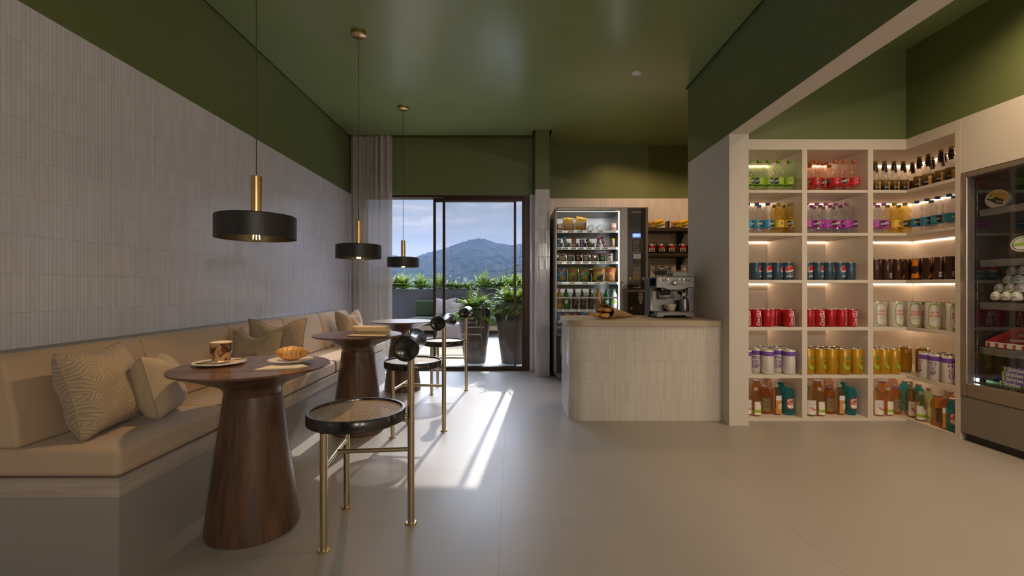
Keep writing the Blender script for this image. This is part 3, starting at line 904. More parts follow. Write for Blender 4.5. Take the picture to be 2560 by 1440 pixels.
for zt in (2.042, 1.717, 1.394, 1.039, .681, .3206):
    for x0, x1 in ((1.73,2.183),(2.224,2.678),(2.721,3.41)):
        MB().box(x0,SB-.0055,zt-.0028,x1,SB-.001,zt-.0005).build('light_strip', M['led'], u, smooth=False)
    MB().box(3.4245,3.05,zt-.0028,3.429,SB-.012,zt-.0005).build('light_strip', M['led'], u, smooth=False)

# ------------------------------------------------------------------ packs of drink
EPS = .0008
def can(name, cat, r, h, mats, gfx, group):
    def mk():
        t = thing(name, '', cat, group=group)
        mb = MB()
        mb.lathe([(0,.004),(r*.74,.004),(r*.78,0),(r*.84,.001),(r,.012),(r,h-.016),(r*.87,h-.004)], 40)
        gfx(mb, r, h)
        mb.build('can_body', [M[x] for x in mats], t, angle=35)
        l = MB(); l.lathe([(r*.87,h-.004),(r*.885,h-.001),(r*.87,h),(r*.82,h-.001),(r*.79,h-.006),(0,h-.006)], 32)
        l.add([wrap(.3*r*1, 0, h-.0045)], [], 0)
        l.prism(rrect(-.2*r,-.45*r,.2*r,.28*r,.15*r,4), h-.0058, h-.0042)
        l.build('lid', M['alu'], t, angle=35)
        return t
    return mk
def wtxt(mb, r, body, a, z, width, m, shear=0, bold=0, height=None, vert=False, tilt=0):
    ca, sa = math.cos(tilt), math.sin(tilt)
    def pl(x, y):
        x, y = x*ca-y*sa, x*sa+y*ca
        if vert: x, y = -y, x
        return wrap(r, a + x/r, z + y)
    mb.text(body, pl, width, m, shear, bold, height)
def g_pepsi(mb, r, h):
    q = r + EPS; z = h*.56; R_ = .031
    mb.wrapdisc(q, 0, z, R_*1.07, R_*1.07, 1, 32)
    def zone(lo_, hi_, m):               # bands of the globe between two waves
        def fn(u, v):
            x = -.999+1.998*u; c = math.sqrt(1-x*x)
            a_ = max(-c, min(c, lo_(x))); b_ = max(-c, min(c, hi_(x)))
            return wrap(q+EPS, x*R_/q, z + (a_+(b_-a_)*v)*R_)
        mb.surf(fn, 20, 1, m)
    zone(lambda x: -.10+.42*x+.18*x*x-.10*math.sin(2.5*x), lambda x: 1, 2)
    zone(lambda x: -1, lambda x: -.48+.12*x+.22*x*x, 3)
    wtxt(mb, q, 'pepsi', 0, h*.22, .050, 1, 0, .01)
MAKERS['pepsi'] = can('cola_can', 'can', .0415, .138, ['navy','white','red','pepsi_blue'], g_pepsi, 'navy cola cans on the third shelf')
def g_coke(mb, r, h):
    q = r + EPS
    wtxt(mb, q, 'Coca-Cola', 0, h*.5, h*.84, 1, .45, .012, .026, True)
    # white wave down the right-hand side
    def wave(u, v):
        z = .012 + (h-.028)*v; a = .52 + .16*math.sin(v*4.2+.4) ; w = .05 + .11*abs(v-.45)
        return wrap(q, a + w*(u-.5)*2, z)
    mb.surf(wave, 2, 16, 1)
    wtxt(mb, q, 'Coca-Cola', PI, h*.5, h*.84, 1, .45, .012, .026, True)
MAKERS['coke'] = can('cola_can', 'can', .0385, .133, ['coke_red','white'], g_coke, 'red cola cans on the fourth shelf')
def g_mock(mb, r, h):
    q = r + EPS
    mb.patch(q, -PI, PI, h*.735, h*.905, 40, 1)
    [wtxt(mb, q, 'MO', d_, h*.635, .052, 1) for d_ in (-.012, 0, .012)]; wtxt(mb, q, 'CK', 0, h*.455, .050, 1, 0, .012); wtxt(mb, q, 'UP', 0, h*.275, .048, 1, 0, .03)
MAKERS['mock'] = can('purple_banded_can', 'can', .0425, .190, ['can_white','purple'], g_mock, 'white cans with purple band on the fifth shelf')
def g_orange(mb, r, h):
    q = r + EPS
    mb.wrapdisc(q, 0, h*.40, .033, h*.20, 1, 28)
    mb.wrapdisc(q+EPS, .1, h*.46, .030, h*.17, 0, 28)
    for dx, rot in ((-.010,.6),(0,0),(.010,-.6)):
        lf = [(x*math.cos(rot)-y*math.sin(rot), x*math.sin(rot)+y*math.cos(rot)) for x,y in ((0,-1),(.45,0),(.2,.75),(0,1),(-.2,.75),(-.45,0))]
        mb.wrapdisc(q+2*EPS, dx/q, h*.66, .012, .014, 2, poly=lf)
    wtxt(mb, q+2*EPS, 'ORANGE', 0, h*.45, .046, 3, 0, .015)
    wtxt(mb, q, 'juice drink', 0, h*.84, .034, 3)
    mb.wrapdisc(q+2*EPS, .42, h*.24, .006, .006, 2, 10)
MAKERS['orange'] = can('orange_drink_can', 'can', .0455, .192, ['orange_can','lime','leafgreen','ink'], g_orange, 'mustard orange-drink cans on the fifth shelf')
def g_non(mb, r, h):
    q = r + EPS
    mb.wrapdisc(q, 0, h*.5, .037, h*.46, 1, 40, poly=[(x,y) for x,y in rrect(-1,-1,1,1,.55,8)])
    mb.wrapdisc(q+EPS, 0, h*.5, .031, h*.385, 0, 40, poly=[(x,y) for x,y in rrect(-1,-1,1,1,.5,8)])
    wtxt(mb, q+2*EPS, 'NON', 0, h*.615, .050, 2, 0, .012); wtxt(mb, q+2*EPS, 'STOP', 0, h*.49, .058, 2, 0, .02)
    wtxt(mb, q+2*EPS, 'DAY', 0, h*.36, .030, 3)
MAKERS['non'] = can('wreath_can', 'can', .043, .193, ['can_white','olive','red','leafgreen'], g_non, 'white cans with green wreath on the fourth shelf')
def g_cocoa(mb, r, h):
    q = r + EPS
    hour = [(-.5,1),(.35,1),(.55,.55),(.35,.15),(.5,-.35),(1,-1),(-.9,-1),(-.55,-.45),(-.75,.0),(-.55,.55)]
    mb.wrapdisc(q, 0, h*.52, .034, h*.44, 1, poly=hour)
    mb.wrapdisc(q+EPS, -.08, h*.47, .024, .030, 2, 22)
    mb.wrapdisc(q+EPS, PI, h*.22, .010, .017, 3, poly=[(-1,-1),(1,-1),(1,1),(-1,1)])
    for k in range(6):
        x = -.008+.0032*k; mb.wrapdisc(q+2*EPS, PI+x/q, h*.22, .0008+.0003*(k % 2), .013, 2, poly=[(-1,-1),(1,-1),(1,1),(-1,1)])
    mb.patch(q, PI-.02, PI+.03, h*.40, h*.90, 2, 4)
MAKERS['cocoa'] = can('dark_brown_can', 'can', .0435, .160, ['cocoa','orange','darkbrown','white','kraftlabel'], g_cocoa, 'dark brown cans on the third shelf of the corner bay')

# PET soda bottle
SODA = [(0,.002),(.028,0),(.036,.005),(.038,.026),(.0385,.055),(.0385,.114),(.037,.128),(.0305,.150),(.031,.160),(.0365,.176),(.038,.190),(.0355,.205),(.025,.219),(.0145,.226),(.0138,.236)]
def soda(pet, cap, lab, ell, txt, group, extra=None, fcol='white'):
    def mk():
        t = thing('soda_bottle', '', 'bottle', group=group)
        MB().lathe(SODA, 32).build('bottle_body', M[pet], t, angle=60)
        MB().lathe([(.0155,.232),(.0165,.233),(.0165,.248),(.0155,.251),(0,.2515)], 28).build('cap', M[cap], t)
        mb = MB(); r = .0392
        mb.patch(r, -PI, PI, .057, .113, 40, 0)
        for a in (0, 2.5):
            mb.wrapdisc(r+EPS, a, .085, .021, .024, 1, 26)
            wtxt(mb, r+2*EPS, 'FANTA', a, .086, .052, 2, 0, .03, .019, tilt=.14)
            if extra: mb.wrapdisc(r+EPS, a+.62, .100, .009, .006, 3, 14)
        mb.wrapdisc(r+EPS, -1.9, .088, .006, .018, 2, poly=[(-1,-1),(1,-1),(1,1),(-1,1)])
        mats = [M[lab], M[ell], M[fcol], M[extra or 'white'], M['ink']]
        for k in range(4): mb.wrapdisc(r+2*EPS, -1.9+(-.0042+.0028*k)/r, .088, .0008, .013, 4, poly=[(-1,-1),(1,-1),(1,1),(-1,1)])
        mb.build('label', mats, t, angle=60)
        return t
    return mk
MAKERS['s_lime'] = soda('pet_green','limecap','lime','navy','FANTA','lime soda bottles')
MAKERS['s_red'] = soda('pet_red','orangecap','red','ink','FANTA','red label soda bottles','leafgreen')
MAKERS['s_blue'] = soda('pet_clear','blue','sky','darkbrown','FANTA','blue label soda bottles','magenta')
MAKERS['s_yellow'] = soda('pet_yellow','olivecap','yellow','ink','FANTA','yellow label soda bottles','lime')
MAKERS['s_purple'] = soda('pet_clear','pinkcap','magenta','ink','FANTA','purple label soda bottles','pink')

def beer():
    t = thing('root_beer_bottle', '', 'bottle', group='brown label glass bottles on the top shelf')
    pr = [(0,.003),(.030,0),(.0345,.004),(.0350,.02),(.0350,.108),(.0335,.125),(.026,.152),(.020,.172),(.0165,.198),(.0135,.236),(.0145,.240),(.0145,.244),(.013,.246)]
    MB().lathe(pr, 32).build('bottle_body', M['glass_beer'], t, angle=60)
    MB().lathe([(.0150,.242),(.0165,.243),(.0155,.252),(.012,.255),(0,.2555)], 24).build('crown_cap', M['goldcap'], t)
    mb = MB(); r = .0357
    mb.patch(r, -PI, PI, .002, .104, 40, 0)
    mb.wrapdisc(r+EPS, .38, .048, .0115, .036, 1, poly=[(-.8,-1),(.8,-1),(1,.6),(-1,.6)])
    mb.wrapdisc(r+EPS, .38, .078, .0125, .010, 2, 16)
    wtxt(mb, r+EPS, 'gira', -.28, .044, .026, 2, 0, .02)
    mb.build('label', [M['beerlabel'], M['amber'], M['cream_cap']], t, angle=60)
    nk_ = MB(); nk_.surf(lambda u, v: wrap(.0200-.0058*v, -PI+2*PI*u, .184+.052*v), 28, 1)
    nk_.surf(lambda u, v: wrap(.0206+.002*(1-v), -.6+1.2*u, .160+.026*v), 8, 1)
    def pl(x, y): return wrap(.0182, x/.0182, .211+y)
    nk_.text('beer', pl, .020, 1, .3, .0)
    nk_.build('neck_label', [M['darkbrown'], M['kraftlabel']], t, angle=60)
    return t
MAKERS['beer'] = beer

# soap / juice bottles of the bottom shelf
def soapbody(r, h, sh=.07, neck=.014):
    pr = [(0,.003),(r*.85,0),(r*.97,.004),(r,.012),(r,h-sh)]
    for k in range(1, 8):
        a = k/7*PI/2; pr.append((neck + (r-neck)*math.cos(a), h-sh + (sh-.012)*math.sin(a)))
    pr.append((neck, h)); return pr
STAR = [((1 if k % 2 == 0 else .45)*math.sin(2*PI*k/10), (1 if k % 2 == 0 else .45)*math.cos(2*PI*k/10)) for k in range(10)]
SQ = [(-1,-1),(1,-1),(1,1),(-1,1)]
def soap(kind):
    def mk():
        t = thing('soap_bottle', '', 'bottle', group='coloured bottles on the bottom shelf')
        lab = MB(); mats = []
        def done(): lab.build('label', [M[x] for x in mats], t, angle=60)
        if kind == 'A':                    # clear with white and green label
            r, h = .0365, .195
            MB().lathe(soapbody(r, h, .085, .0125), 32).build('bottle_body', M['soap_clear'], t, angle=60)
            MB().lathe([(.0135,h-.004),(.0145,h-.004),(.0145,h+.016),(0,h+.017)], 24).build('cap', M['cream_cap'], t)
            q = r+EPS; mats = ['white','lime','grey','leafgreen']
            lab.patch(q, -1.0, 1.0, .012, .112, 16, 0); lab.patch(q+EPS, -1.0, 1.0, .030, .052, 16, 1)
            lab.wrapdisc(q+EPS, .42, .104, .014, .015, 2, 20); wtxt(lab, q+2*EPS, 'natural', .1, .041, .034, 3, 0, .01); done()
        elif kind == 'B':                  # amber jar bottle with star label
            r, h = .036, .205
            MB().lathe(soapbody(r, h, .06, .022), 32).build('bottle_body', M['soap_amber'], t, angle=60)
            MB().lathe([(.022,h-.003),(.026,h-.003),(.026,h+.010),(0,h+.011)], 28).build('lid', M['lilac_lid'], t)
            q = r+EPS; mats = ['kraftlabel','darkbrown']
            lab.patch(q, -1.0, 1.0, .024, .128, 16, 0); lab.wrapdisc(q+EPS, .1, .086, .022, .026, 1, poly=STAR); lab.wrapdisc(q+2*EPS, .1, .086, .015, .018, 0, poly=STAR)
            lab.wrapdisc(q+EPS, .1, .122, .020, .006, 1, 18); lab.wrapdisc(q+2*EPS, .1, .122, .015, .0035, 0, 18)
            for z in (.060,.050,.036): lab.patch(q+EPS, -.5, .7, z, z+.003, 8, 1)
            done()
        elif kind == 'C':                  # tall clear pump bottle, orange label
            r, h = .0375, .215
            MB().lathe(soapbody(r, h, .085, .013), 32).build('bottle_body', M['soap_pink'], t, angle=60)
            p_ = MB(); p_.lathe([(.014,h-.004),(.016,h-.004),(.016,h+.016),(.006,h+.018),(.006,h+.030),(.014,h+.031),(.014,h+.038),(0,h+.040)], 22)
            p_.tube([(0,0,h+.035),(-.030,0,h+.036),(-.044,0,h+.031)], .0055, 10); p_.build('pump', M['cream_cap'], t)
            q = r+EPS; mats = ['amber','white','orange']
            lab.patch(q, -.7, 1.1, .010, .150, 16, 0); lab.patch(q+EPS, -.7, 1.1, .118, .150, 16, 1)
            for k in range(5): lab.wrapdisc(q+EPS, -.55+.36*k, .119, .008, .008, 1, 12)
            lab.wrapdisc(q+EPS, .25, .066, .021, .024, 1, 18); lab.wrapdisc(q+2*EPS, .25, .066, .018, .021, 0, 18)
            lab.wrapdisc(q+3*EPS, .25, .066, .015, .018, 1, 18); lab.wrapdisc(q+4*EPS, .27, .062, .006, .010, 2, 12); done()
        elif kind == 'D':                  # teal, red and white oval label
            r, h = .0385, .212
            MB().lathe(soapbody(r, h, .045, .026), 32).build('bottle_body', M['soap_teal'], t, angle=60)
            MB().lathe([(.026,h-.003),(.0285,h-.003),(.0285,h+.008),(0,h+.009)], 28).build('lid', M['pet_clear'], t)
            q = r+EPS; mats = ['red','white','leafgreen']
            lab.wrapdisc(q, .2, .090, .036, .040, 0, poly=rrect(-1,-1,1,1,.5,5)); lab.wrapdisc(q+EPS, .2, .090, .031, .035, 1, poly=rrect(-1,-1,1,1,.6,6))
            lab.wrapdisc(q+2*EPS, .2, .093, .031, .011, 0, poly=rrect(-1,-1,1,1,.4,4)); wtxt(lab, q+3*EPS, 'Fresh', .15, .093, .044, 1, .25, .02)
            lab.wrapdisc(q+2*EPS, .35, .113, .009, .010, 2, 16); lab.wrapdisc(q+2*EPS, -.1, .111, .008, .007, 0, 12); done()
        elif kind == 'H':                  # white label with a pink drawing
            r, h = .0365, .200
            MB().lathe(soapbody(r, h, .07, .016), 32).build('bottle_body', M['soap_clear'], t, angle=60)
            MB().lathe([(.016,h-.003),(.018,h-.003),(.018,h+.014),(0,h+.015)], 24).build('cap', M['browncap'], t)
            q = r+EPS; mats = ['white','pink','grey']
            lab.patch(q, -1.1, 1.1, .014, .122, 16, 0); lab.wrapdisc(q+EPS, .05, .062, .026, .022, 1, poly=[(-1,.4),(-.3,.6),(.2,.1),(.9,-.5),(.7,-.9),(0,-.8),(-.6,-.3)])
            wtxt(lab, q+EPS, 'grape', 0, .090, .045, 2, .2); wtxt(lab, q+EPS, 'PREMIUM', 0, .112, .042, 2); done()
        elif kind == 'E':                  # orange jar, lilac lid
            r, h = .036, .228
            MB().lathe(soapbody(r, h, .05, .024), 32).build('bottle_body', M['soap_amber'], t, angle=60)
            MB().lathe([(.024,h-.003),(.027,h-.003),(.027,h+.010),(0,h+.011)], 28).build('lid', M['lilac_lid'], t)
        elif kind == 'F':                  # rosy bottle, brown cap
            r, h = .036, .258
            MB().lathe(soapbody(r, h, .085, .015), 32).build('bottle_body', M['soap_pink'], t, angle=60)
            MB().lathe([(.016,h-.004),(.0175,h-.004),(.0175,h+.016),(0,h+.017)], 24).build('cap', M['browncap'], t)
        elif kind == 'G':                  # teal, plain
            r, h = .035, .225
            MB().lathe(soapbody(r, h, .05, .018), 32).build('bottle_body', M['soap_teal'], t, angle=60)
            MB().lathe([(.018,h-.003),(.0205,h-.003),(.0205,h+.010),(0,h+.011)], 24).build('lid', M['cream_cap'], t)
        elif kind == 'P':                  # pale green, cream cap
            r, h = .036, .205
            MB().lathe(soapbody(r, h, .08, .014), 32).build('bottle_body', M['soap_green'], t, angle=60)
            MB().lathe([(.015,h-.004),(.0165,h-.004),(.0165,h+.014),(0,h+.015)], 24).build('cap', M['cream_cap'], t)
        return t
    return mk
for k in 'ABCDHEFGP': MAKERS['soap'+k] = soap(k)

ORD = ['first', 'second', 'third', 'fourth', 'fifth', 'sixth', 'seventh', 'eighth', 'ninth', 'tenth']
SHN = {1:'top', 2:'second', 3:'third', 4:'fourth', 5:'fifth', 6:'bottom'}
def row(key, desc, items, Y, shelf, bay, rowname='front', fixX=None, lift=0, start=0):
    n = len(items)
    for i, it in enumerate(items):
        px, th = it[0], it[1]
        if fixX is not None:
            x = fixX; y = fixX*F/(px-1280)
        else:
            y = it[2] if len(it) > 2 else Y; x = gx(px, y)
        if n == 1: w = ''
        elif i == n-1 and n > 2: w = 'last from left, '
        else: w = ORD[i+start] + ' from left, '
        place(key, (x, y, SHZ[shelf]+.0006+lift), R(th), f'{desc}, {w}{rowname} row, {bay} bay, {SHN[shelf]} shelf')
# top shelf
row('s_lime', 'clear soda bottle with lime label', [(1872,20),(1897,-42),(1920,15),(1946,-45),(1972.5,95)], 3.53, 1, 'left')
row('s_red', 'clear soda bottle with red label', [(2038.5,100),(2058,-40,3.60),(2086.5,105),(2110,-25),(2134,110)], 3.535, 1, 'middle')
row('s_red', 'clear soda bottle with red label', [(2024,60),(2073,140),(2121,60)], 3.665, 1, 'middle', 'second')
t = thing('display_riser', 'low white riser at the back left of the middle bay, top shelf', 'riser', (2.325,3.79,SHZ[1]+.0004))
MB().box(-.092,-.05,0,.092,.05,.058).build('block', M['white_lac'], t, smooth=False)
row('s_red', 'red label soda bottle on riser', [(2024,20),(2045,-30),(2066,10)], 3.79, 1, 'middle', 'back', lift=.058)
row('beer', 'glass bottle with black gold label', [(2187.5,0),(2210.7,0),(2234.5,0),(2258,0),(2281,-25,3.59)], 3.565, 1, 'corner')
row('beer', 'glass bottle with black gold label', [(2298.5,-50),(2320.5,-45),(2352.5,-48),(2378.5,-48)], 0, 1, 'corner', 'right front', 3.086)
row('beer', 'glass bottle with black gold label', [(2331,-40),(2361,-60)], 0, 1, 'corner', 'right back', 3.20)
# second shelf
row('s_blue', 'clear soda bottle with blue label', [(1870,40),(1892,22),(1919.5,22)], 3.565, 2, 'left')
row('s_yellow', 'yellow soda bottle with yellow label', [(1947,110),(1974,-30)], 3.565, 2, 'left')
row('s_blue', 'clear soda bottle with blue label', [(1897.5,30)], 3.655, 2, 'left', 'back')
row('s_yellow', 'yellow soda bottle with yellow label', [(1935.6,30),(1960.6,60)], 3.655, 2, 'left', 'back')
row('s_purple', 'clear soda bottle with purple label', [(2017,110),(2042,-32),(2064.5,130),(2089.5,-34),(2115.5,135),(2140.5,-30)], 3.565, 2, 'middle')
row('s_purple', 'clear soda bottle with purple label', [(2028.5,60),(2051,40),(2075.5,60),(2100.6,40),(2126,50)], 3.655, 2, 'middle', 'second')
row('s_purple', 'clear soda bottle with purple label', [(2034.5,60),(2057.5,40),(2083,60),(2109,40)], 3.745, 2, 'middle', 'back')
row('s_purple', 'clear soda bottle with purple label', [(2184.5,110),(2209.5,-30)], 3.565, 2, 'corner')
row('s_yellow', 'yellow soda bottle with yellow label', [(2236,120),(2262.5,-30)], 3.565, 2, 'corner')
row('s_purple', 'clear soda bottle with purple label', [(2194,30)], 3.655, 2, 'corner', 'back')
row('s_yellow', 'yellow soda bottle with yellow label', [(2219,30),(2247,60)], 3.655, 2, 'corner', 'back')
row('s_blue', 'clear soda bottle with blue label', [(2292,-28),(2317.7,-20),(2344,-30),(2373,15)], 0, 2, 'corner', 'right front', 3.096)
row('s_blue', 'clear soda bottle with blue label', [(2328.5,-30),(2385,-40)], 0, 2, 'corner', 'right back', 3.185)
# third shelf
row('pepsi', 'navy cola can with round emblem', [(1887.5,56),(1914.5,22),(1941,60),(1968,-3)], 3.52, 3, 'left')
row('pepsi', 'navy cola can with round emblem', [(2016,28),(2043,46),(2070,68),(2097,30),(2124,70)], 3.52, 3, 'middle')
row('cocoa', 'dark brown can with orange emblem', [(2187,-110),(2214.5,185),(2242,55),(2268,180)], 3.49, 3, 'corner')
row('cocoa', 'dark brown can with orange emblem', [(2294.5,-62),(2322,-5),(2351,140),(2380.5,150)], 0, 3, 'corner', 'right', 3.03)
# fourth shelf
row('coke', 'red cola can with white script', [(1864,0),(1890,-4),(1917,46),(1972,-4)], 3.482, 4, 'left')
row('coke', 'red cola can with white script', [(1903,60),(1929,40),(1952,26)], 3.57, 4, 'left', 'back')
row('coke', 'red cola can with white script', [(2021,44),(2047.5,-4),(2075,62),(2102,30),(2129,-2)], 3.482, 4, 'middle')
row('coke', 'red cola can with white script', [(2034,60),(2060,40),(2086,26),(2111,0)], 3.57, 4, 'middle', 'back')
row('non', 'white wreath can', [(2191,4),(2239.5,4)], 3.485, 4, 'corner')
row('non', 'white wreath can', [(2213.5,180),(2258,150)], 3.575, 4, 'corner', 'back', start=0)
row('non', 'white wreath can', [(2286,-30),(2332,-28),(2386,-25)], 0, 4, 'corner', 'right front', 3.025)
row('non', 'white wreath can', [(2312.5,-38),(2361.5,150)], 0, 4, 'corner', 'right back', 3.105)
# fifth shelf
row('mock', 'white can with purple band', [(1864,70),(1891,-34,3.545),(1919,84),(1946,-24,3.545),(1973,64)], 3.475, 5, 'left')
row('mock', 'white can with purple band', [(1905,60),(1932,40),(1957,60)], 3.65, 5, 'left', 'back')
row('orange', 'mustard orange-drink can', [(2018,20),(2048,38),(2076.5,62),(2108,8,3.472),(2139,30)], 3.49, 5, 'middle')
row('orange', 'mustard orange-drink can', [(2032,30),(2062,40),(2090,20)], 3.60, 5, 'middle', 'back')
row('orange', 'mustard orange-drink can', [(2180,20),(2206,26),(2232.5,28)], 3.50, 5, 'corner')
row('orange', 'mustard orange-drink can', [(2194,26),(2261,120,3.585)], 3.61, 5, 'corner', 'back')
row('orange', 'mustard orange-drink can', [(2307.5,150)], 3.52, 5, 'corner', 'right back')
row('mock', 'white can with purple band', [(2315,-105),(2342,-80),(2375,-20)], 0, 5, 'corner', 'right front', 3.013)
row('mock', 'white can with purple band', [(2357,60),(2383,40)], 0, 5, 'corner', 'right back', 3.105)
# bottom shelf
SD = {'A':'clear soap bottle with white green label', 'B':'amber bottle with star label', 'C':'rosy pump bottle with orange label', 'D':'teal bottle with red oval label',
      'H':'clear bottle with pink drawing label', 'E':'amber jar bottle with lilac lid', 'F':'rosy bottle with brown cap', 'G':'plain teal bottle', 'P':'pale green bottle with cream cap'}
def soaps(bay, lst):
    cnt = {}
    for k, px, Y, th, X in lst: cnt[k] = cnt.get(k, 0)+1
    seen = {}
    for k, px, Y, th, X in lst:
        i = seen.get(k, 0); seen[k] = i+1
        w = '' if cnt[k] == 1 else (('left one, ', 'right one, ')[i])
        if X is not None: Y = X*F/(px-1280)
        place('soap'+k, (gx(px, Y), Y, SHZ[6]+.0006), R(th), f'{SD[k]}, {w}{bay} bay, bottom shelf')
soaps('left', [('A',1889,3.50,20,None),('B',1912.5,3.56,0,None),('C',1940,3.54,10,None),('D',1969,3.53,0,None),('H',1866,3.52,0,None),('E',1891,3.66,0,None),('F',1919,3.70,0,None),('G',1950.5,3.68,0,None)])
soaps('middle', [('H',2026,3.50,-5,None),('A',2048,3.50,20,None),('B',2071.5,3.56,0,None),('C',2097.5,3.54,10,None),('D',2126,3.53,0,None),('E',2042.5,3.66,0,None),('F',2072,3.70,0,None),('G',2107,3.68,0,None)])
soaps('corner', [('H',2194,3.50,0,None),('A',2218.5,3.51,20,None),('B',2239.5,3.55,0,None),('E',2206,3.64,0,None),('F',2232,3.70,0,None),('G',2262,3.66,0,None),
                 ('C',2276,3.53,60,None),('H',2284,None,-30,3.045),('A',2303.5,None,-30,2.995+.03),('P',2322,None,0,3.16),('B',2343,None,-25,3.035),('C',2365,None,-30,3.02),('D',2385,None,-35,3.02),('E',2372,None,0,3.13),('G',2296,None,0,3.14)])
# ================================================================== VENDING MACHINE
VY0, VY1, VX0, VX1, VZ1 = 4.90, 5.60, .466, 1.467, 1.87
def VX(px, Y=VY0): return gx(px, Y)
def VZ(py, Y=VY0): return gz(py, Y)
v = thing('vending_machine', 'tall grey snack vending machine with lit glass front', 'vending machine', (0,0,0))
wx0, wx1, wz0, wz1 = VX(1393), VX(1550), VZ(833), VZ(527)
mb = MB()
mb.box(VX0,VY0+.02,.06,VX0+.022,VY1,VZ1); mb.box(VX1-.02,VY0+.02,.06,VX1,VY1,VZ1); mb.box(VX0,VY0+.02,VZ1-.02,VX1,VY1,VZ1)
mb.box(VX0,VY1-.02,.06,VX1,VY1,VZ1); mb.box(VX0+.03,VY0+.04,0.0,VX1-.03,VY1-.04,.062)
# front frame round the window and the control column
mb.box(VX0,VY0,.06,wx0,VY0+.05,VZ1); mb.box(wx1,VY0,.06,VX1,VY0+.05,VZ1); mb.box(wx0,VY0,wz1,wx1,VY0+.05,VZ1); mb.box(wx0,VY0,.06,wx1,VY0+.05,wz0)
mb.build('cabinet', M['vm_body'], v, smooth=False, bevel=.004)
mb = MB()
mb.box(wx0-.012,VY0+.05,wz0-.03,wx0,VY1-.16,wz1+.02); mb.box(wx1,VY0+.05,wz0-.03,wx1+.012,VY1-.16,wz1+.02)
mb.box(wx0,VY1-.18,wz0-.03,wx1,VY1-.16,wz1+.02); mb.box(wx0,VY0+.05,wz1+.005,wx1,VY1-.16,wz1+.02); mb.box(wx0,VY0+.05,wz0-.05,wx1,VY1-.16,wz0-.03)
mb.build('liner', M['vm_in'], v, smooth=False)
MB().box(wx0-.008,VY0+.010,wz0-.008,wx1+.008,VY0+.016,wz1+.008).build('glass_front', M['glass'], v, smooth=False)
MB().box(wx0-.010,VY0+.052,wz0,wx0-.003,VY0+.060,wz1).build('light_tube', M['led_cool'], v, smooth=False)
MB().box(wx1-.004,VY0+.052,wz0,wx1-.0005,VY0+.060,wz1).build('light_tube', M['led_cool'], v, smooth=False)
MB().box(wx0,VY0+.052,wz1+.001,wx1,VY0+.062,wz1+.004).build('light_tube', M['led_cool'], v, smooth=False)
MB().box(VX(1391),VY0-.004,VZ(934),wx1,VY0+.002,VZ(839)).build('delivery_panel', M['vm_dark'], v, smooth=False, bevel=.004)
MB().box(VX(1400.5),VY0-.008,VZ(886),VX(1470),VY0-.003,VZ(843)).build('delivery_flap', M['vm_body'], v, smooth=False, bevel=.01)
TY = 4.972                      # front plane of the trays
trays = [575.5, 617.5, 653.5, 704.5, 773, 814.5]
TZs = [gz(y, TY) for y in trays]
tags_ = [[1398,1427,1450,1474,1500,1536],[1397,1413,1433,1452,1472,1493,1512,1536],[1398,1423,1444,1464,1485,1505,1522,1536],[1398,1430,1463,1494,1527],[1398,1418,1438,1458,1477,1497,1517,1537],[1398,1417,1437,1457,1477,1497,1517,1537]]
divs = [[1407,1437,1466],[1407,1427,1447,1467,1487],[1416,1435.5,1456,1475.5,1495.5],[1418,1447.5,1479,1508],[1407.5,1427,1447,1467,1487,1506,1526],[1407,1427,1447,1467]]
for k, z in enumerate(TZs):
    mb = MB(); mb.box(wx0+.002,TY,z-.006,wx1-.002,VY1-.19,z-.001); mb.box(wx0+.002,TY-.006,z-.029,wx1-.002,TY,z-.002)
    for px in divs[k]:
        x = gx(px, TY); mb.box(x-.0015,TY,z-.001,x+.0015,TY+.30,z+(.085 if k in (0,3) else .05))
    tr = mb.build('tray', M['vm_in'], v, smooth=False)
    for px in tags_[k]:
        x = gx(px, TY); tg = MB()
        tg.box(x-.030,TY-.0075,z-.025,x+.030,TY-.006,z-.006); tg.box(x+.004,TY-.0082,z-.018,x+.022,TY-.0075,z-.012,1)
        tg.build('price_tag', [M['white'], M['grey']], tr, smooth=False)
def coil(px, k, n=5, r=.030):
    x = gx(px, 5.0); z = TZs[k]+.035
    pts = [(x+r*math.cos(a), TY+.02+.036*a/(2*PI), z+r*math.sin(a)) for a in [i*PI/8 for i in range(16*n)]]
    MB().tube(pts, .0016, 5).build('coil', M['steel_dk'], v, angle=180)
for px in (1479, 1502): coil(px, 0)
for px in (1420, 1440, 1460, 1500): coil(px, 1, 4, .018)
MB().box(wx0+.003,TY-.020,gz(746,TY),wx1-.003,TY-.012,gz(742.5,TY)).build('bottle_rail', M['white'], v, smooth=False)
# control column
cp = MB(); cp.box(VX(1569),VY0-.006,VZ(724),VX(1614),VY0+.001,VZ(520.5)); cp.build('control_panel', M['dark_panel'], v, smooth=False, bevel=.003)
dp = MB(); dp.box(VX(1569),VY0-.006,VZ(800),VX(1612),VY0+.001,VZ(730)); dr = dp.build('coin_door', M['dark_panel'], v, smooth=False, bevel=.004)
def facepl(px, py, y=VY0-.0068): return lambda x, z: (VX(px)+x, y, VZ(py)+z)
mb = MB(); mb.text('unicum', facepl(1591,529.5), VX(1603)-VX(1579), 0, 0, .01)
mb.build('lettering', M['cream_cap'], v, smooth=False)
MB().box(VX(1572),VY0-.0085,VZ(567),VX(1609.5),VY0-.0055,VZ(540)).build('advert_screen', M['plastic_blk'], v, smooth=False, bevel=.001)
mb = MB(); mb.box(VX(1581),VY0-.010,VZ(593.5),VX(1601),VY0-.005,VZ(584)); mb.box(VX(1584),VY0-.0106,VZ(588.5),VX(1598),VY0-.010,VZ(587),1); mb.box(VX(1584),VY0-.0106,VZ(591),VX(1595),VY0-.010,VZ(590),1)
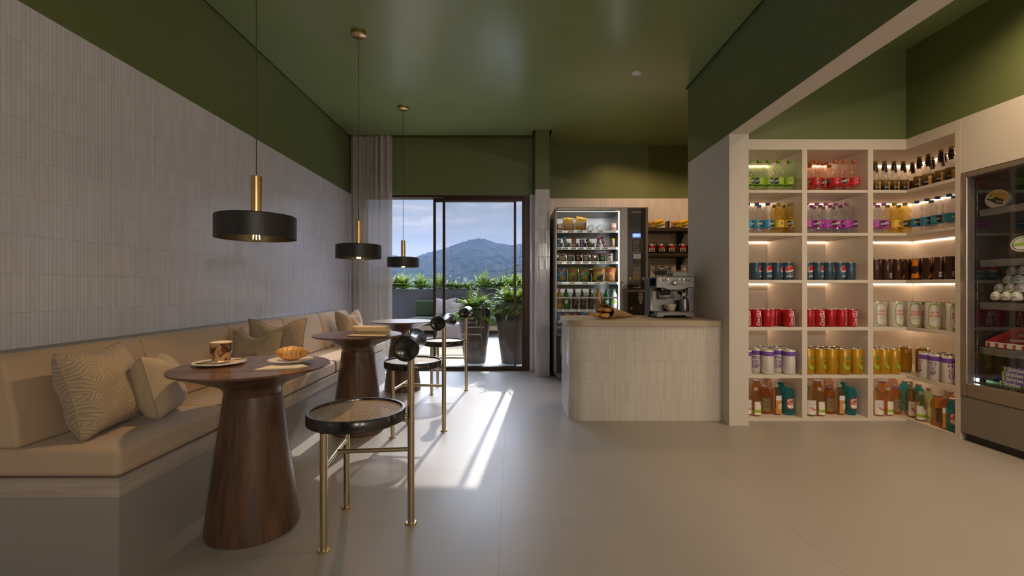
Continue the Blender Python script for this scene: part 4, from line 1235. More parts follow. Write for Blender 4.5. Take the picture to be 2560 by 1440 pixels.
mb.build('display', [M['lcd'], emat('display_text', (.55,.40,1), 2.4)], v, smooth=False)
mb = MB(); mb.box(VX(1578),VY0-.0075,VZ(631),VX(1605),VY0-.0055,VZ(596.5)); mb.box(VX(1578.8),VY0-.0082,VZ(630.2),VX(1604.2),VY0-.0075,VZ(597.3),1)
random.seed(3)
for i in range(7):
    y = 601 + i*4.2; x0 = 1580.5 + random.random()*3; x1 = 1594 + random.random()*8
    mb.box(VX(x0),VY0-.0088,VZ(y+2.2),VX(x1),VY0-.0082,VZ(y), 2 if i % 3 else 3)
mb.build('notice', [M['cream_cap'], M['plastic_blk'], M['grey'], M['kraftlabel']], v, smooth=False)
mb = MB(); mb.box(VX(1582),VY0-.020,VZ(647),VX(1601),VY0-.004,VZ(635.5)); mb.box(VX(1582),VY0-.012,VZ(659),VX(1601.5),VY0-.004,VZ(647),1)
mb.prism([(VX(1586),VZ(641)),(VX(1592),VZ(644.5)),(VX(1598),VZ(641)),(VX(1598),VZ(639.5)),(VX(1586),VZ(639.5))], 0, .002, 2, M=Matrix(((1,0,0,0),(0,0,-1,VY0-.020),(0,1,0,0),(0,0,0,1))))
for px in (1589.5,1595): mb.cbox((VX(px),VY0-.0125,VZ(649.5)), (.006,.002,.005), 3)
mb.build('bill_slot', [M['steel_dk'], M['plastic_blk'], M['cream_cap'], M['white']], v, smooth=False)
kp = MB(); kp.box(VX(1581),VY0-.010,VZ(701),VX(1601),VY0-.005,VZ(666.5)); pad = kp.build('keypad', M['kraftlabel'], v, smooth=False, bevel=.001)
ks = MB()
for i in range(5):
    for j in range(4):
        ks.cbox((VX(1584.5+j*4.6),VY0-.0115,VZ(670.5+i*6)), (.012,.004,.016), 1 if (i == 4 and j < 2) else 0)
ks.build('key_caps', [M['grey'], M['amber']], pad, smooth=False)
for px in (1574.5, 1607.5):
    mb = MB(); mb.prism([(-.012,-.016),(.012,-.016),(.014,.004),(.012,.016),(-.012,.014),(-.010,0)], 0, .003, M=Matrix(((1,0,0,VX(px)),(0,0,-1,VY0-.0058),(0,1,0,VZ(696.5)),(0,0,0,1))))
    mb.cbox((VX(px),VY0-.0096,VZ(697.5)), (.010,.001,.010), 1)
    mb.build('badge', [M['cream_cap'], M['dark_panel']], v, smooth=False)
mb = MB(); mb.box(VX(1573),VY0-.009,VZ(716),VX(1609),VY0-.005,VZ(708)); mb.box(VX(1577),VY0-.0095,VZ(712),VX(1605),VY0-.009,VZ(711),1); mb.box(VX(1582),VY0-.0078,VZ(720),VX(1600),VY0-.006,VZ(718.2),2)
mb.build('card_slot', [M['plastic_blk'], M['ink'], M['cream_cap']], v, smooth=False)
MB().box(VX(1585.5),VY0-.012,VZ(760),VX(1592),VY0-.005,VZ(736)).build('handle_recess', M['plastic_blk'], v, smooth=False, bevel=.004)
mb = MB(); mb.lathe([(0,0),(.012,0),(.014,.004),(.012,.006),(.006,.006),(0,.004)], 20, M=Matrix.Translation((VX(1578),VY0-.012,VZ(771))) @ Matrix.Rotation(R(90),4,'X') @ Matrix.Scale(-1,4,(0,0,1)))
mb.build('lock', M['chrome'], v)
mb = MB(); k_ = Matrix(((1,0,0,VX(1601)),(0,0,-1,VY0-.0058),(0,1,0,VZ(746)),(0,0,0,1)))
mb.prism([(-.022,.052),(.022,.052),(.022,.060),(-.022,.060)], 0, .001, M=k_)
mb.prism([(-.018,.050),(.018,.050),(.024,.0),(.014,-.045),(.010,-.058),(-.006,-.058),(-.010,-.045),(-.026,0)], 0, .001, M=k_)
for i in range(4):
    for j in range(2): mb.prism([(-.012+j*.014,.036-i*.022),(-.002+j*.014,.030-i*.022),(-.004+j*.014,.022-i*.022),(-.014+j*.014,.026-i*.022)], .001, .0016, 1, M=k_)
mb.build('sticker', [M['cream_cap'], M['dark_panel']], v, smooth=False)

# packets inside the machine
def bag_mesh(w, h, t, seed=0, mats=1):
    mb = MB(); n = 12; rnd = Vector((seed*1.3, seed*.7, 2.1))
    for side in (1, -1):
        def fn(u, v_):
            a, c = u*2-1, v_*2-1
            k = (max(0,1-abs(a)**3)*max(0,1-abs(c)**6))**.6
            x = a*w/2*(1-.05*(1-c*c)*1 + .03*abs(c)**6); z = (c+1)*h/2
            z += .012*h*math.sin(a*5+seed)*abs(c)**4
            y = side*(t/2*k + .10*t*k*noise.noise(Vector((a*2.5, c*2.5, side))+rnd))
            return (x, -y, z)
        b0 = len(mb.f); mb.surf(fn, n, n, uvs=True)
        if side == -1:
            for i in range(b0, len(mb.f)): mb.f[i].reverse(); mb.uv[i] = list(reversed(mb.uv[i]))
    return mb
def onbag(mb, w, h, t, pts, m, off=.0015):
    # outline drawn on the front of a bag; coordinates -1..1
    vs = []
    for a, c in [(sum(p[0] for p in pts)/len(pts), sum(p[1] for p in pts)/len(pts))] + list(pts):
        k = (max(0,1-abs(a)**3)*max(0,1-abs(c)**6))**.6
        vs.append((a*w/2*(1-.05*(1-c*c)), -(t/2*k*1.10+off), (c+1)*h/2))
    n = len(pts); mb.add(vs, [(0,1+i,1+(i+1) % n) for i in range(n)], m)
def ell(cx, cy, a, b, n=16): return [(cx+a*math.cos(2*PI*i/n), cy+b*math.sin(2*PI*i/n)) for i in range(n)]
def rec(x0, y0, x1, y1, sk=0):
    return [(x0,y0),((x0+x1)/2,y0+sk/2),(x1,y0+sk),(x1,y1+sk),((x0+x1)/2,y1+sk/2),(x0,y1)]
def bagtext(mb, w, h, t, body, cx, cy, wid, m, sk=0, off=.003, shear=0):
    vs, fs, asp = text2d(body, shear, .02)
    out = []
    for x, y in vs:
        a = cx + x*wid; c = cy + y*wid*w/h + sk*x
        k = (max(0,1-abs(a)**3)*max(0,1-abs(c)**6))**.6
        out.append((a*w/2*(1-.05*(1-c*c)), -(t/2*k*1.10+off), (c+1)*h/2))
    mb.add(out, fs, m)
def packet(name, cat, label, w, h, t, mats, gfx, loc, yaw=0, tilt=0, group=None, seed=0, lean=0):
    tp = thing(name, label, cat, loc, R(yaw), group)
    mb = bag_mesh(w, h, t, seed); 
    T = Matrix.Rotation(R(lean),4,'X') @ Matrix.Rotation(R(tilt),4,'Y')
    mb.xf(T); lo = min(p.z for p in mb.v); T2 = Matrix.Translation((0,0,-lo))
    mb.xf(T2); mb.build('wrapper', M[mats[0]], tp, angle=60)
    g_ = MB(); gfx(g_, w, h, t); g_.xf(T2 @ T); g_.build('print', [M[x] for x in mats], tp, smooth=False)
    return tp
IY = 5.035
def vloc(px, k, Y=IY): return (gx(px, Y), Y, TZs[k]+.001)
pxw = IY/F                      # metres per pixel at the packets
def g_cheese(g, w, h, t):
    onbag(g, w,h,t, rec(-.85,.30,.85,.72,.12), 1); bagtext(g, w,h,t, 'CHEETOS', 0, .56, 1.3, 2, .1); onbag(g, w,h,t, rec(-.8,-.42,.8,-.02,.1), 3); onbag(g, w,h,t, ell(.2,-.55,.5,.22), 4)
VG = 'snacks in the vending machine'
packet('snack_bag', 'snack', 'salmon snack packet at the left edge of the machine, top machine tray', 14*pxw, 18*pxw, .05, ['salmon','white','red'], lambda g,w,h,t: (onbag(g,w,h,t,rec(-.6,-.2,.6,.3),1)), vloc(1399.5,0), 0, 0, VG)
packet('snack_bag', 'snack', 'upright orange snack bag, left of the two on the top machine tray', 27*pxw, 33*pxw, .07, ['amber','yellow','ink','grey','orange'], g_cheese, vloc(1419.5,0), 0, 2, VG, 1)
packet('snack_bag', 'snack', 'tilted orange snack bag, right of the two on the top machine tray', 27*pxw, 33*pxw, .07, ['amber','yellow','ink','grey','orange'], g_cheese, vloc(1448,0), 0, 11, VG, 2)
packet('snack_bag', 'snack', 'salmon snack packet at the right end of the top machine tray', 15*pxw, 19*pxw, .05, ['salmon','white','red'], lambda g,w,h,t: (onbag(g,w,h,t,rec(-.7,-.1,.7,.25),1), onbag(g,w,h,t,rec(-.5,-.4,.5,-.25),2)), vloc(1534,0), 0, 0, VG, 3)
bars = [('pale blue chocolate bar, far left of the second machine tray',1397.5,9,20,['sky','white','blue'],0,''),('tilted blue and white chocolate bar on the second machine tray',1416,9,29,['sky','white','blue'],-14,'BOUNTY'),
        ('red chocolate bar on the second machine tray',1434,12,24,['red','white','darkbrown'],3,''),('purple chocolate bar on the second machine tray',1455,13,20,['purple','white','blue'],0,''),
        ('brown chocolate bar leaning on the second machine tray',1473.5,9,20,['darkbrown','orange','white'],-16,''),('tall violet chocolate bar on the second machine tray',1494,8,23,['purple','white','darkbrown'],7,''),
        ('tilted red and white chocolate bar on the second machine tray',1513,8,27,['red','white','darkbrown'],-20,'TWIX'),('upright yellow chocolate bar, right end of the second machine tray',1532.5,9,22,['yellow','magenta','white'],2,'')]
for i, (lab, px, w_, h_, mt, ti, tx) in enumerate(bars):
    def g(g_, w, h, t, tx=tx):
        onbag(g_,w,h,t, rec(-.7,-.75,.7,-.35), 1); onbag(g_,w,h,t, rec(-.45,0,.45,.6), 1)
        onbag(g_,w,h,t, rec(-.25,.1,.25,.5), 2)
    packet('chocolate_bar', 'snack', lab, w_*pxw, h_*pxw, .022, mt, g, vloc(px,1), 0, ti, VG, i)
for i, (px, mt, lab) in enumerate(((1405,['white','ink','amber','red'],'white nut packet with red top, first of the third machine tray'),(1425,['grey','white','leafgreen','red'],'grey nut packet with red top, second of the third machine tray'),
        (1444.5,['darkbrown','grey','orange','red'],'brown nut packet with red top, third of the third machine tray'),(1464,['grey','white','yellow','red'],'grey yellow nut packet with red top, fourth of the third machine tray'),
        (1484.5,['grey','white','orange','red'],'grey orange nut packet with red top, fifth of the third machine tray'),(1504,['darkbrown','grey','leafgreen','orange'],'brown nut packet with orange top, sixth of the third machine tray'),
        (1523,['white','ink','amber','red'],'white nut packet with red top, last of the third machine tray'))):
    def g(g_, w, h, t):
        onbag(g_,w,h,t, rec(-.9,.62,.9,.95), 3); onbag(g_,w,h,t, rec(-.6,.25,.6,.5), 1); onbag(g_,w,h,t, ell(.1,-.35,.45,.4), 2)
    packet('nut_packet', 'snack', lab, 18*pxw, 21*pxw, .045, mt, g, vloc(px,2), 0, (0,3,-2,0,2,-3,0)[i], VG, i+20)
for i, (px, mt, lab, ti) in enumerate(((1404,['sky','white','red','amber'],'blue crisp bag with red banner, fourth machine tray',2),(1431,['olivecap','cream_cap','red','kraftlabel'],'olive crisp bag with red banner, fourth machine tray',2),
        (1459,['leafgreen','cream_cap','red','amber'],'green crisp bag with red banner, fourth machine tray',3),(1493.5,['yellow','cream_cap','red','navy'],'yellow tilted crisp bag with red banner, fourth machine tray',7),
        (1524,['orange','cream_cap','red','kraftlabel'],'orange crisp bag with red banner, fourth machine tray',4))):
    def g(g_, w, h, t):
        onbag(g_,w,h,t, [(-.85,-.2),(-.2,-.05),(.8,.75),(.4,.9),(-.7,.9)], 1)
        onbag(g_,w,h,t, rec(-.8,.28,.55,.62,.14), 2, .003); onbag(g_,w,h,t, ell(.15,-.5,.5,.38), 3)
        bagtext(g_,w,h,t, 'Estrella', -.12, .52, 1.1, 1, .14, .005, .3)
    packet('crisp_bag', 'snack', lab, 27*pxw, 35*pxw, .065, mt, g, vloc(px,3), 0, ti, VG, i+40)
packet('crisp_bag', 'snack', 'dark brown crisp bag half hidden behind the yellow one', 22*pxw, 31*pxw, .05, ['darkbrown','cream_cap','red','navy'], lambda g_,w,h,t: onbag(g_,w,h,t, rec(-.8,.28,.55,.62,.14), 2), vloc(1480,3,5.115), 0, -2, VG, 50)

def vbottle(key, body, cap, label, ink, coke=False):
    def mk():
        t = thing('drink_bottle', '', 'bottle', group='bottles in the vending machine'); s = .88
        if coke: pr = [(0,.002),(.026,0),(.031,.008),(.031,.05),(.027,.085),(.0315,.13),(.030,.150),(.018,.195),(.0125,.225),(.0125,.238)]
        else: pr = [(0,.002),(.027,0),(.034,.006),(.035,.06),(.034,.115),(.028,.135),(.034,.160),(.032,.180),(.016,.215),(.013,.236)]
        pr = [(r*s*1.05, z*s) for r, z in pr]
        MB().lathe(pr, 24).build('bottle_body', M[body], t, angle=60)
        MB().lathe([(.0165*s,.228*s),(.0165*s,.250*s),(0,.2515*s)], 20).build('cap', M[cap], t)
        q = .0365*s*1.03; mb = MB()
        if coke: mb.patch(.0332*s*1.02, -1.4, 1.4, .125*s, .152*s, 14, 0); wtxt(mb, .0338*s*1.02, 'Cola', 0, .139*s, .030, 1, .3, .02)
        else:
            mb.patch(q, -1.5, 1.5, .060*s, .118*s, 16, 0); mb.wrapdisc(q+EPS, 0, .09*s, .020, .020, 1, 18)
            if body == 'v_orange': wtxt(mb, q+2*EPS, 'FANTA', 0, .09*s, .034, 2, 0, .03)
        mb.build('label', [M[label], M[ink], M['white']], t, angle=60); return t
    MAKERS[key] = mk
M['v_orange'] = pmat('orange_drink', (.80,.36,.01), .2, coat=.3); M['v_green'] = pmat('green_bottle', (.015,.20,.05), .2, coat=.4); M['v_cola'] = pmat('dark_cola', (.025,.010,.006), .15, coat=.5); M['v_white'] = pmat('white_bottle', (.72,.74,.72), .3)
vbottle('vb_orange','v_orange','orangecap','orange','navy'); vbottle('vb_green','v_green','purple','v_green','white'); vbottle('vb_red','v_cola','red','red','white',True)
vbottle('vb_white','v_cola','white','cream_cap','red',True); vbottle('vb_black','v_cola','ink','ink','grey',True); vbottle('vb_milk','v_white','leafgreen','v_white','lime')
BG_ = 'bottles in the vending machine'
for key, px, lab in (('vb_orange',1398,'orange soda bottle at the left end of the machine bottle tray'),('vb_green',1415,'green bottle with purple cap, second on the machine bottle tray'),('vb_red',1435.5,'cola bottle with red cap on the machine bottle tray'),
        ('vb_white',1455.5,'cola bottle with white cap on the machine bottle tray'),('vb_black',1475.5,'cola bottle with black cap on the machine bottle tray'),('vb_orange',1495,'orange soda bottle in the middle right of the machine bottle tray'),
        ('vb_green',1516,'green bottle with purple cap, right side of the machine bottle tray'),('vb_milk',1535.5,'white bottle with green cap, right end of the machine bottle tray')):
    place(key, vloc(px,4,5.03), 0, lab)
def vcan(mat, mark):
    def mk():
        t = thing('small_can', '', 'can', group='cans in the vending machine'); r, h = .033, .138
        mb = MB(); mb.lathe([(0,.003),(r*.8,0),(r,.010),(r,h-.014),(r*.86,h-.003)], 28); mb.wrapdisc(r+EPS, 0, .085, .016, .030, 1, poly=SQ); mb.wrapdisc(r+2*EPS, 0, .085, .013, .026, 0, poly=SQ)
        mb.wrapdisc(r+EPS, 0, .038, .024, .018, 1, 16)
        mb.build('can_body', [M[mat], M[mark]], t, angle=40); MB().lathe([(r*.86,h-.003),(r*.86,h),(r*.8,h-.003),(0,h-.003)], 24).build('lid', M['alu'], t); return t
    return mk
for k_, m1, m2 in (('vc_blue','blue','white'),('vc_orange','orange','yellow'),('vc_red','coke_red','white')): MAKERS[k_] = vcan(m1, m2)
for key, px, lab in (('vc_blue',1397.5,'blue can at the left end of the lowest machine tray'),('vc_orange',1416,'orange can, second on the lowest machine tray'),('vc_red',1437,'red can, third on the lowest machine tray'),
                     ('vc_blue',1455.5,'blue can, fourth on the lowest machine tray'),('vc_orange',1475.5,'orange can just left of the paper cone, lowest machine tray')):
    place(key, vloc(px,5,5.03), 0, lab)

# ================================================================== SHELVES BESIDE THE MACHINE
for i, (py, lab) in enumerate(((569,'dark wall shelf with yellow candy bags beside the vending machine'),(632.5,'dark wall shelf with brown pouches beside the vending machine'),(697,'dark wall shelf with white pouches behind the espresso machine'))):
    t = thing('wall_shelf', lab, 'shelf', (0,0,0), group='dark shelves beside the vending machine'); z = gz(py, 5.43)
    MB().box(1.49,5.43,z-.042,2.75,5.688,z).build('board', M['wallshelf'], t, smooth=False, bevel=.002)
    for px in (1701, 1790):
        x = gx(px, 5.6)
        mb = MB(); mb.prism([(5.47,z-.043),(5.687,z-.043),(5.687,z-.19),(5.66,z-.19)], x-.018, x+.018, M=Matrix(((0,0,1,0),(1,0,0,0),(0,1,0,0),(0,0,0,1))))
        mb.build('bracket', M['wallshelf'], t, smooth=False)
    zz = z+.001
    if i == 0:
        def g(g_, w, h, t_):
            onbag(g_,w,h,t_, ell(.3,-.3,.5,.35), 1); bagtext(g_,w,h,t_, "m&m's", -.1, .15, 1.3, 2, .15); onbag(g_,w,h,t_, ell(-.55,-.5,.2,.18), 3)
        for j, (px, ti, mm) in enumerate(((1628,4,'amber'),(1648,-16,'yellow'),(1690,4,'amber'),(1711,-16,'yellow'),(1737,0,'yellow'))):
            packet('candy_bag', 'snack', ('flat amber candy bag at the machine side of the top wall shelf','tilted yellow candy bag, second on the top wall shelf','flat amber candy bag in the middle of the top wall shelf','tilted yellow candy bag near the partition, top wall shelf','yellow candy bag hidden behind the partition edge, top wall shelf')[j],
                   .13, .085, .05, [mm,'yellow','darkbrown','sky'], g, (gx(px,5.52), 5.52-.03*(j % 2), zz), 0, ti, 'candy bags on the top wall shelf', j+60)
        mb = MB().box(-.010,-.05,0,.014,.05,.085); o = mb.build('candy_box', M['darkbrown'], loc=(gx(1668,5.52),5.52,zz), smooth=False); tag(o, 'narrow dark candy box upright between the yellow bags', 'snack')
    elif i == 1:
        def g(g_, w, h, t_):
            onbag(g_,w,h,t_, rec(-.85,.55,.85,.85), 1); onbag(g_,w,h,t_, ell(.1,.18,.55,.28), 2); onbag(g_,w,h,t_, rec(-.62,-.7,.62,-.05), 3)
            for q in range(3): onbag(g_,w,h,t_, rec(-.5+.36*q,-.58,-.25+.36*q,-.2), 0, .004)
        for j, px in enumerate((1628, 1652.5, 1677.5, 1705.5, 1728)):
            packet('brown_pouch', 'snack', ('first brown pouch beside the vending machine on the middle wall shelf','second brown pouch from the vending machine on the middle wall shelf','third brown pouch from the vending machine on the middle wall shelf','fourth brown pouch from the machine on the middle wall shelf','brown pouch half hidden by the partition on the middle wall shelf')[j],
                   .115, .117, .06, ['darkbrown','cream_cap','red','white'], g, (gx(px,5.50), 5.50, zz), 0, 0, 'brown pouches on the middle wall shelf', j+80)
    else:
        def g(g_, w, h, t_):
            onbag(g_,w,h,t_, rec(-.45,.0,.35,.28), 1); onbag(g_,w,h,t_, rec(-.35,.06,.25,.2), 0, .003); onbag(g_,w,h,t_, rec(-.4,-.3,.2,-.24), 1)
        for j, px in enumerate((1631, 1647, 1665, 1683, 1709)):
            packet('white_pouch', 'snack', ('first white pouch by the vending machine on the lowest wall shelf','second white pouch behind the bean hopper','third white pouch behind the bean hopper','fourth white pouch above the espresso machine','last white pouch next to the partition')[j],
                   .066, .165, .04, ['white','ink'], g, (gx(px,5.50), 5.50, zz), 0, 0, 'white pouches on the lowest wall shelf', j+90)

# ================================================================== ESPRESSO MACHINE
EX0, EX1, EY0, EY1, EZ = 1.175, 1.487, 3.70, 4.03, .755
e = thing('espresso_machine', 'brushed steel espresso machine with bean hopper on the counter', 'coffee machine', ((EX0+EX1)/2,(EY0+EY1)/2,EZ))
ox, oy = (EX0+EX1)/2, (EY0+EY1)/2
def E(x0,y0,z0,x1,y1,z1,name,mat,parent=e,bevel=0,seg=2):
    return MB().box(x0-ox,y0-oy,z0-EZ,x1-ox,y1-oy,z1-EZ).build(name, M[mat], parent, smooth=True, bevel=bevel, seg=seg)
for x in (EX0+.03, EX1-.03):
    for y in (EY0+.04, EY1-.04): MB().lathe([(0,0),(.014,0),(.014,.008),(0,.008)], 16, (x-ox,y-oy,0)).build('foot', M['plastic_blk'], e)
# drip tray base with its recessed front
mb = MB()
pf = [(EX0,.008),(EX0+.055,.008),(EX0+.07,.020),(EX1-.08,.020),(EX1-.065,.008),(EX1,.008),(EX1,.050),(EX0,.050)]
mb.prism([(x-ox,z) for x,z in pf], 0, .20, M=Matrix(((1,0,0,0),(0,0,1,EY0-oy),(0,1,0,0),(0,0,0,1)))); mb.f = [list(reversed(f)) for f in mb.f]
mb.build('drip_tray', M['steel'], e, bevel=.004)
E(EX0+.02,EY0+.012,EZ+.050,EX1-.02,EY0+.20,EZ+.0525,'drip_grate','steel_dk')
# side cheek in the shape of a C, back box and head
chk = [(EY0+.02,.052),(EY0+.16,.052),(EY0+.165,.080),(EY0+.165,.215),(EY0+.150,.250),(EY0+.02,.252),(EY0+.022,.335),(EY1,.335),(EY1,.010),(EY0+.2,.010)]
for x0 in (EX0, EX1-.022):
    mb = MB(); mb.prism([(y-oy,z) for y,z in chk], x0-ox, x0-ox+.022, M=Matrix(((0,0,1,0),(1,0,0,0),(0,1,0,0),(0,0,0,1))))
    mb.build('side_cheek', M['steel'], e, angle=30, bevel=.002)
E(EX0+.022,EY0+.19,EZ+.010,EX1-.022,EY1-.004,EZ+.252,'back_box','steel', bevel=.003)
hd = [(EX0+.004,.245),(EX0+.055,.245),(EX0+.10,.228),(EX1-.10,.228),(EX1-.055,.245),(EX1-.004,.245),(EX1,.26),(EX1,.328),(EX1-.012,.338),(EX0+.012,.338),(EX0,.328),(EX0,.26)]
mb = MB(); mb.prism([(x-ox,z) for x,z in hd], EY0+.006-oy, EY0+.19-oy, M=Matrix(((1,0,0,0),(0,0,1,0),(0,1,0,0),(0,0,0,1)))); mb.f = [list(reversed(f)) for f in mb.f]
head = mb.build('head', M['steel'], e, bevel=.004)
E(EX0+.024,EY0+.19,EZ+.252,EX1-.024,EY1,EZ+.338,'rear_top','steel_dk', bevel=.004)
fy = EY0+.004
def knobm(px, py, r, d, name, mat, y=fy):
    mb = MB(); mb.lathe([(0,d),(r*.8,d),(r,d*.8),(r,0),(0,0)], 24, M=Matrix.Translation((gx(px,y)-ox, y-oy, gz(py,y)-EZ)) @ Matrix.Rotation(R(90),4,'X'))
    return mb.build(name, M[mat], e)
for px in (1650,1671,1700,1710.5): knobm(px,700,.0125,.006,'button','chrome')
for px in (1660.5,1721): knobm(px,700,.0125,.006,'button','steel_dk')
kn = knobm(1685.8,707,.0225,.012,'dial','steel_dk')
knobm(1685.8,707,.014,.022,'dial_cap','chrome')
for px in (1668.5,1675,1698,1705): knobm(px,710.2,.0042,.002,'indicator','plastic_blk')
E(EX0-.001,3.868,1.062,EX0+.001,3.886,1.072,'logo_plate','plastic_blk')
def at_e(px, py, y): return Vector((gx(px,y)-ox, y-oy, gz(py,y)-EZ))
# bean hopper, cup warmer
c0 = at_e(1650.5,688.5,3.90); 
mb = MB(); mb.lathe([(.045,0),(.060,.022),(.078,.045),(.078,.050),(.074,.050),(.057,.024),(.042,.003)], 36, c0); hp = mb.build('hopper', M['pet_clear'], e, angle=50)
MB().lathe([(0,.001),(.041,.003),(.056,.024),(.066,.036),(0,.040)], 32, c0).build('beans', M['bean'], hp)
MB().lathe([(0,.050),(.080,.050),(.080,.056),(.02,.058),(0,.058)], 36, c0).build('hopper_lid', M['steel_dk'], hp)
mb = MB(); x0, x1 = gx(1673,3.88)-ox, gx(1715,3.88)-ox; zt = .338
mb.prism([(x0,zt),(x1,zt),(x1-.002,zt+.018),(x1-.025,zt+.040),(x0+.012,zt+.042),(x0,zt+.034)], 3.80-oy, 3.98-oy, M=Matrix(((1,0,0,0),(0,0,1,0),(0,1,0,0),(0,0,0,1)))); mb.f = [list(reversed(f)) for f in mb.f]
mb.build('cup_warmer_cover', pmat('frosted_cover', (.34,.38,.36), .35), e, bevel=.008, seg=3)
# grinder cradle, group head, portafilter, steam wand
cx = at_e(1664,724,3.80)
mb = MB(); mb.lathe([(0,.030),(.036,.030),(.036,.0),(.030,-.004),(0,-.004)], 28, cx); mb.build('grinder_collar', M['chrome'], e)
mb = MB(); mb.lathe([(0,0),(.034,0),(.036,-.035),(.030,-.045),(0,-.045)], 28, cx); mb.build('grinder_outlet', M['plastic_blk'], e)
mb = MB(); a = at_e(1650,747,3.84); mb.box(a.x-.01,a.y-.02,a.z,a.x+.075,a.y+.05,a.z+.012); mb.box(a.x-.01,a.y+.0,a.z+.012,a.x+.012,a.y+.05,a.z+.075); mb.build('cradle', M['steel'], e, bevel=.004)
cg = at_e(1693,722,3.80)
mb = MB(); mb.lathe([(0,.030),(.034,.030),(.036,.012),(.030,-.006),(0,-.006)], 28, cg); mb.build('group_head', M['chrome'], e)
h0 = at_e(1696,731,3.78); h1 = at_e(1709,736,3.70)
mb = MB(); mb.tube([h0, h0.lerp(h1,.35), h0.lerp(h1,.5), h1], [.012,.012,.017,.019], 16); pf_ = mb.build('portafilter', M['plastic_blk'], e, angle=50)
mb = MB(); dv = (h1-h0).normalized(); mb.tube([h1-dv*.001, h1+dv*.004, h1+dv*.006], [.0155,.0155,.012], 18); mb.build('handle_end', M['cream_cap'], pf_)
mb = MB(); mb.tube([at_e(1716,718,3.80), at_e(1719,728,3.78), at_e(1719.5,741,3.77), at_e(1714,752,3.79)], .0045, 10); mb.build('steam_wand', M['chrome'], e, angle=180)
g_ = thing('espresso_cup', 'small white cup on the drip tray of the espresso machine', 'cup', (gx(1678,3.80),3.80,EZ+.0528))
MB().lathe([(0,.003),(.020,0),(.024,.004),(.036,.030),(.040,.058),(.038,.058),(.034,.032),(.022,.008),(0,.007)], 36).build('cup_body', M['ceramic'], g_, angle=45)
mb = MB(); mb.tube([(-.037,0,.050),(-.052,0,.046),(-.054,0,.030),(-.040,0,.020),(-.030,0,.018)], .0035, 8); mb.build('cup_handle', M['ceramic'], g_, angle=180)
j = thing('milk_jug', 'steel milk jug with wire handle under the steam wand', 'jug', (gx(1710,3.79),3.79,EZ+.0528))
MB().lathe([(0,.003),(.036,0),(.041,.004),(.042,.020),(.037,.070),(.035,.098),(.0335,.098),(.035,.070),(.039,.022),(.036,.007),(0,.006)], 36).build('jug_body', M['steel_dk'], j, angle=45)
mb = MB(); mb.tube([(.035,0,.092),(.074,0,.094),(.072,0,.030),(.060,0,.022),(.041,0,.024)], .0022, 8); mb.build('wire_handle', M['chrome'], j, angle=180)

# ================================================================== CROISSANTS IN A PAPER CONE
pc = Vector((gx(1511,3.63), 3.63, .757)); tip = Vector((gx(1590,3.86), 3.86, .762))
t = thing('paper_cone', 'kraft paper cone of croissants lying on the counter', 'paper bag', (pc.x,pc.y,.7555))
ax = Vector((tip.x-pc.x, tip.y-pc.y, 0)); Lc = ax.length; ax.normalize(); sd = Vector((-ax.y, ax.x, 0))
def cone(u, v):
    a = 2*PI*u
    r = .068*(1-v) + .003
    # slanted mouth: the upper far edge reaches further out
    ext = -.055*max(0, math.sin(a))**1.2*(1-v) - .020*max(0, -math.cos(a))*(1-v) + .03*max(0, math.cos(a))*(1-v)
    p = ax*(Lc*v + ext) + sd*(-r*1.05*math.cos(a)) + Vector((0,0, r*.86 + r*.86*math.sin(a)))
    n_ = .004*noise.noise(Vector((u*6, v*5, 3)))*(1-v)
    return p + Vector((0,0,abs(n_)))
c_ = MB().surf(cone, 40, 16, cu=True); o = c_.build('paper', M['kraft'], t, angle=180)
s_ = o.modifiers.new('thick','SOLIDIFY'); s_.thickness = .0012; s_.offset = -1
for i, (da, ds, z, yaw, lab) in enumerate(((-.012,-.026,.014,8,'front croissant in the paper cone, resting on the counter side'),(-.030,.030,.014,-14,'left croissant sticking out of the paper cone'),
                                           (.006,.018,.062,-4,'upper left croissant in the paper cone'),(.016,-.030,.060,10,'upper right croissant in the paper cone'))):
    m_ = croissant_mesh(.118, .0245 if i < 2 else .0225, .2, .9, i)
    o = m_.build('croissant', M['croissant'], loc=(pc.x + ax.x*(da) + sd.x*ds, pc.y + ax.y*da + sd.y*ds, .7555 + z - .008), angle=50)
    o.rotation_euler = (0, 0, math.atan2(ax.y, ax.x) + R(yaw))
    tag(o, lab, 'croissant', 'croissants in the paper cone')

# ================================================================== DISPLAY FRIDGE
f_ = thing('display_fridge', 'tall taupe metal display fridge with dark interior at the right edge', 'fridge', (0,0,0))
FX, FY1, FY0, FXB = 2.962, 3.008, 1.93, 3.44
zo0, zo1, yo1, yo0 = gz(956,2.985), gz(446,2.985), 2.968, 1.99
mb = MB()
mb.box(FX,yo1,zo0-.09,FX+.06,FY1,1.755); mb.box(FX,FY0,zo0-.09,FX+.06,yo0,1.755); mb.box(FX,yo0,zo1,FX+.06,yo1,1.755)
mb.box(FX,yo0,zo0-.09,FX+.06,yo1,zo0)
mb.build('door_frame', M['fridge_metal'], f_, smooth=False, bevel=.008)
MB().box(FX+.004,FY0,.05,FX+.05,FY1-.001,zo0-.092).build('lower_panel', M['fridge_panel'], f_, smooth=False, bevel=.003)
MB().box(FX+.03,FY0,0,FX+.4,FY1-.02,.05).build('kick_plate', M['plastic_blk'], f_, smooth=False)
mb = MB(); mb.box(FX+.06,yo1+.012,zo0-.02,FXB,yo1+.03,1.75); mb.box(FXB-.02,FY0,zo0-.02,FXB,yo1+.03,1.75); mb.box(FX+.06,FY0,zo1+.01,FXB,yo1+.03,1.75); mb.box(FX+.06,FY0,zo0-.04,FXB,yo1+.03,zo0-.01)
mb.build('liner', M['fridge_in'], f_, smooth=False)
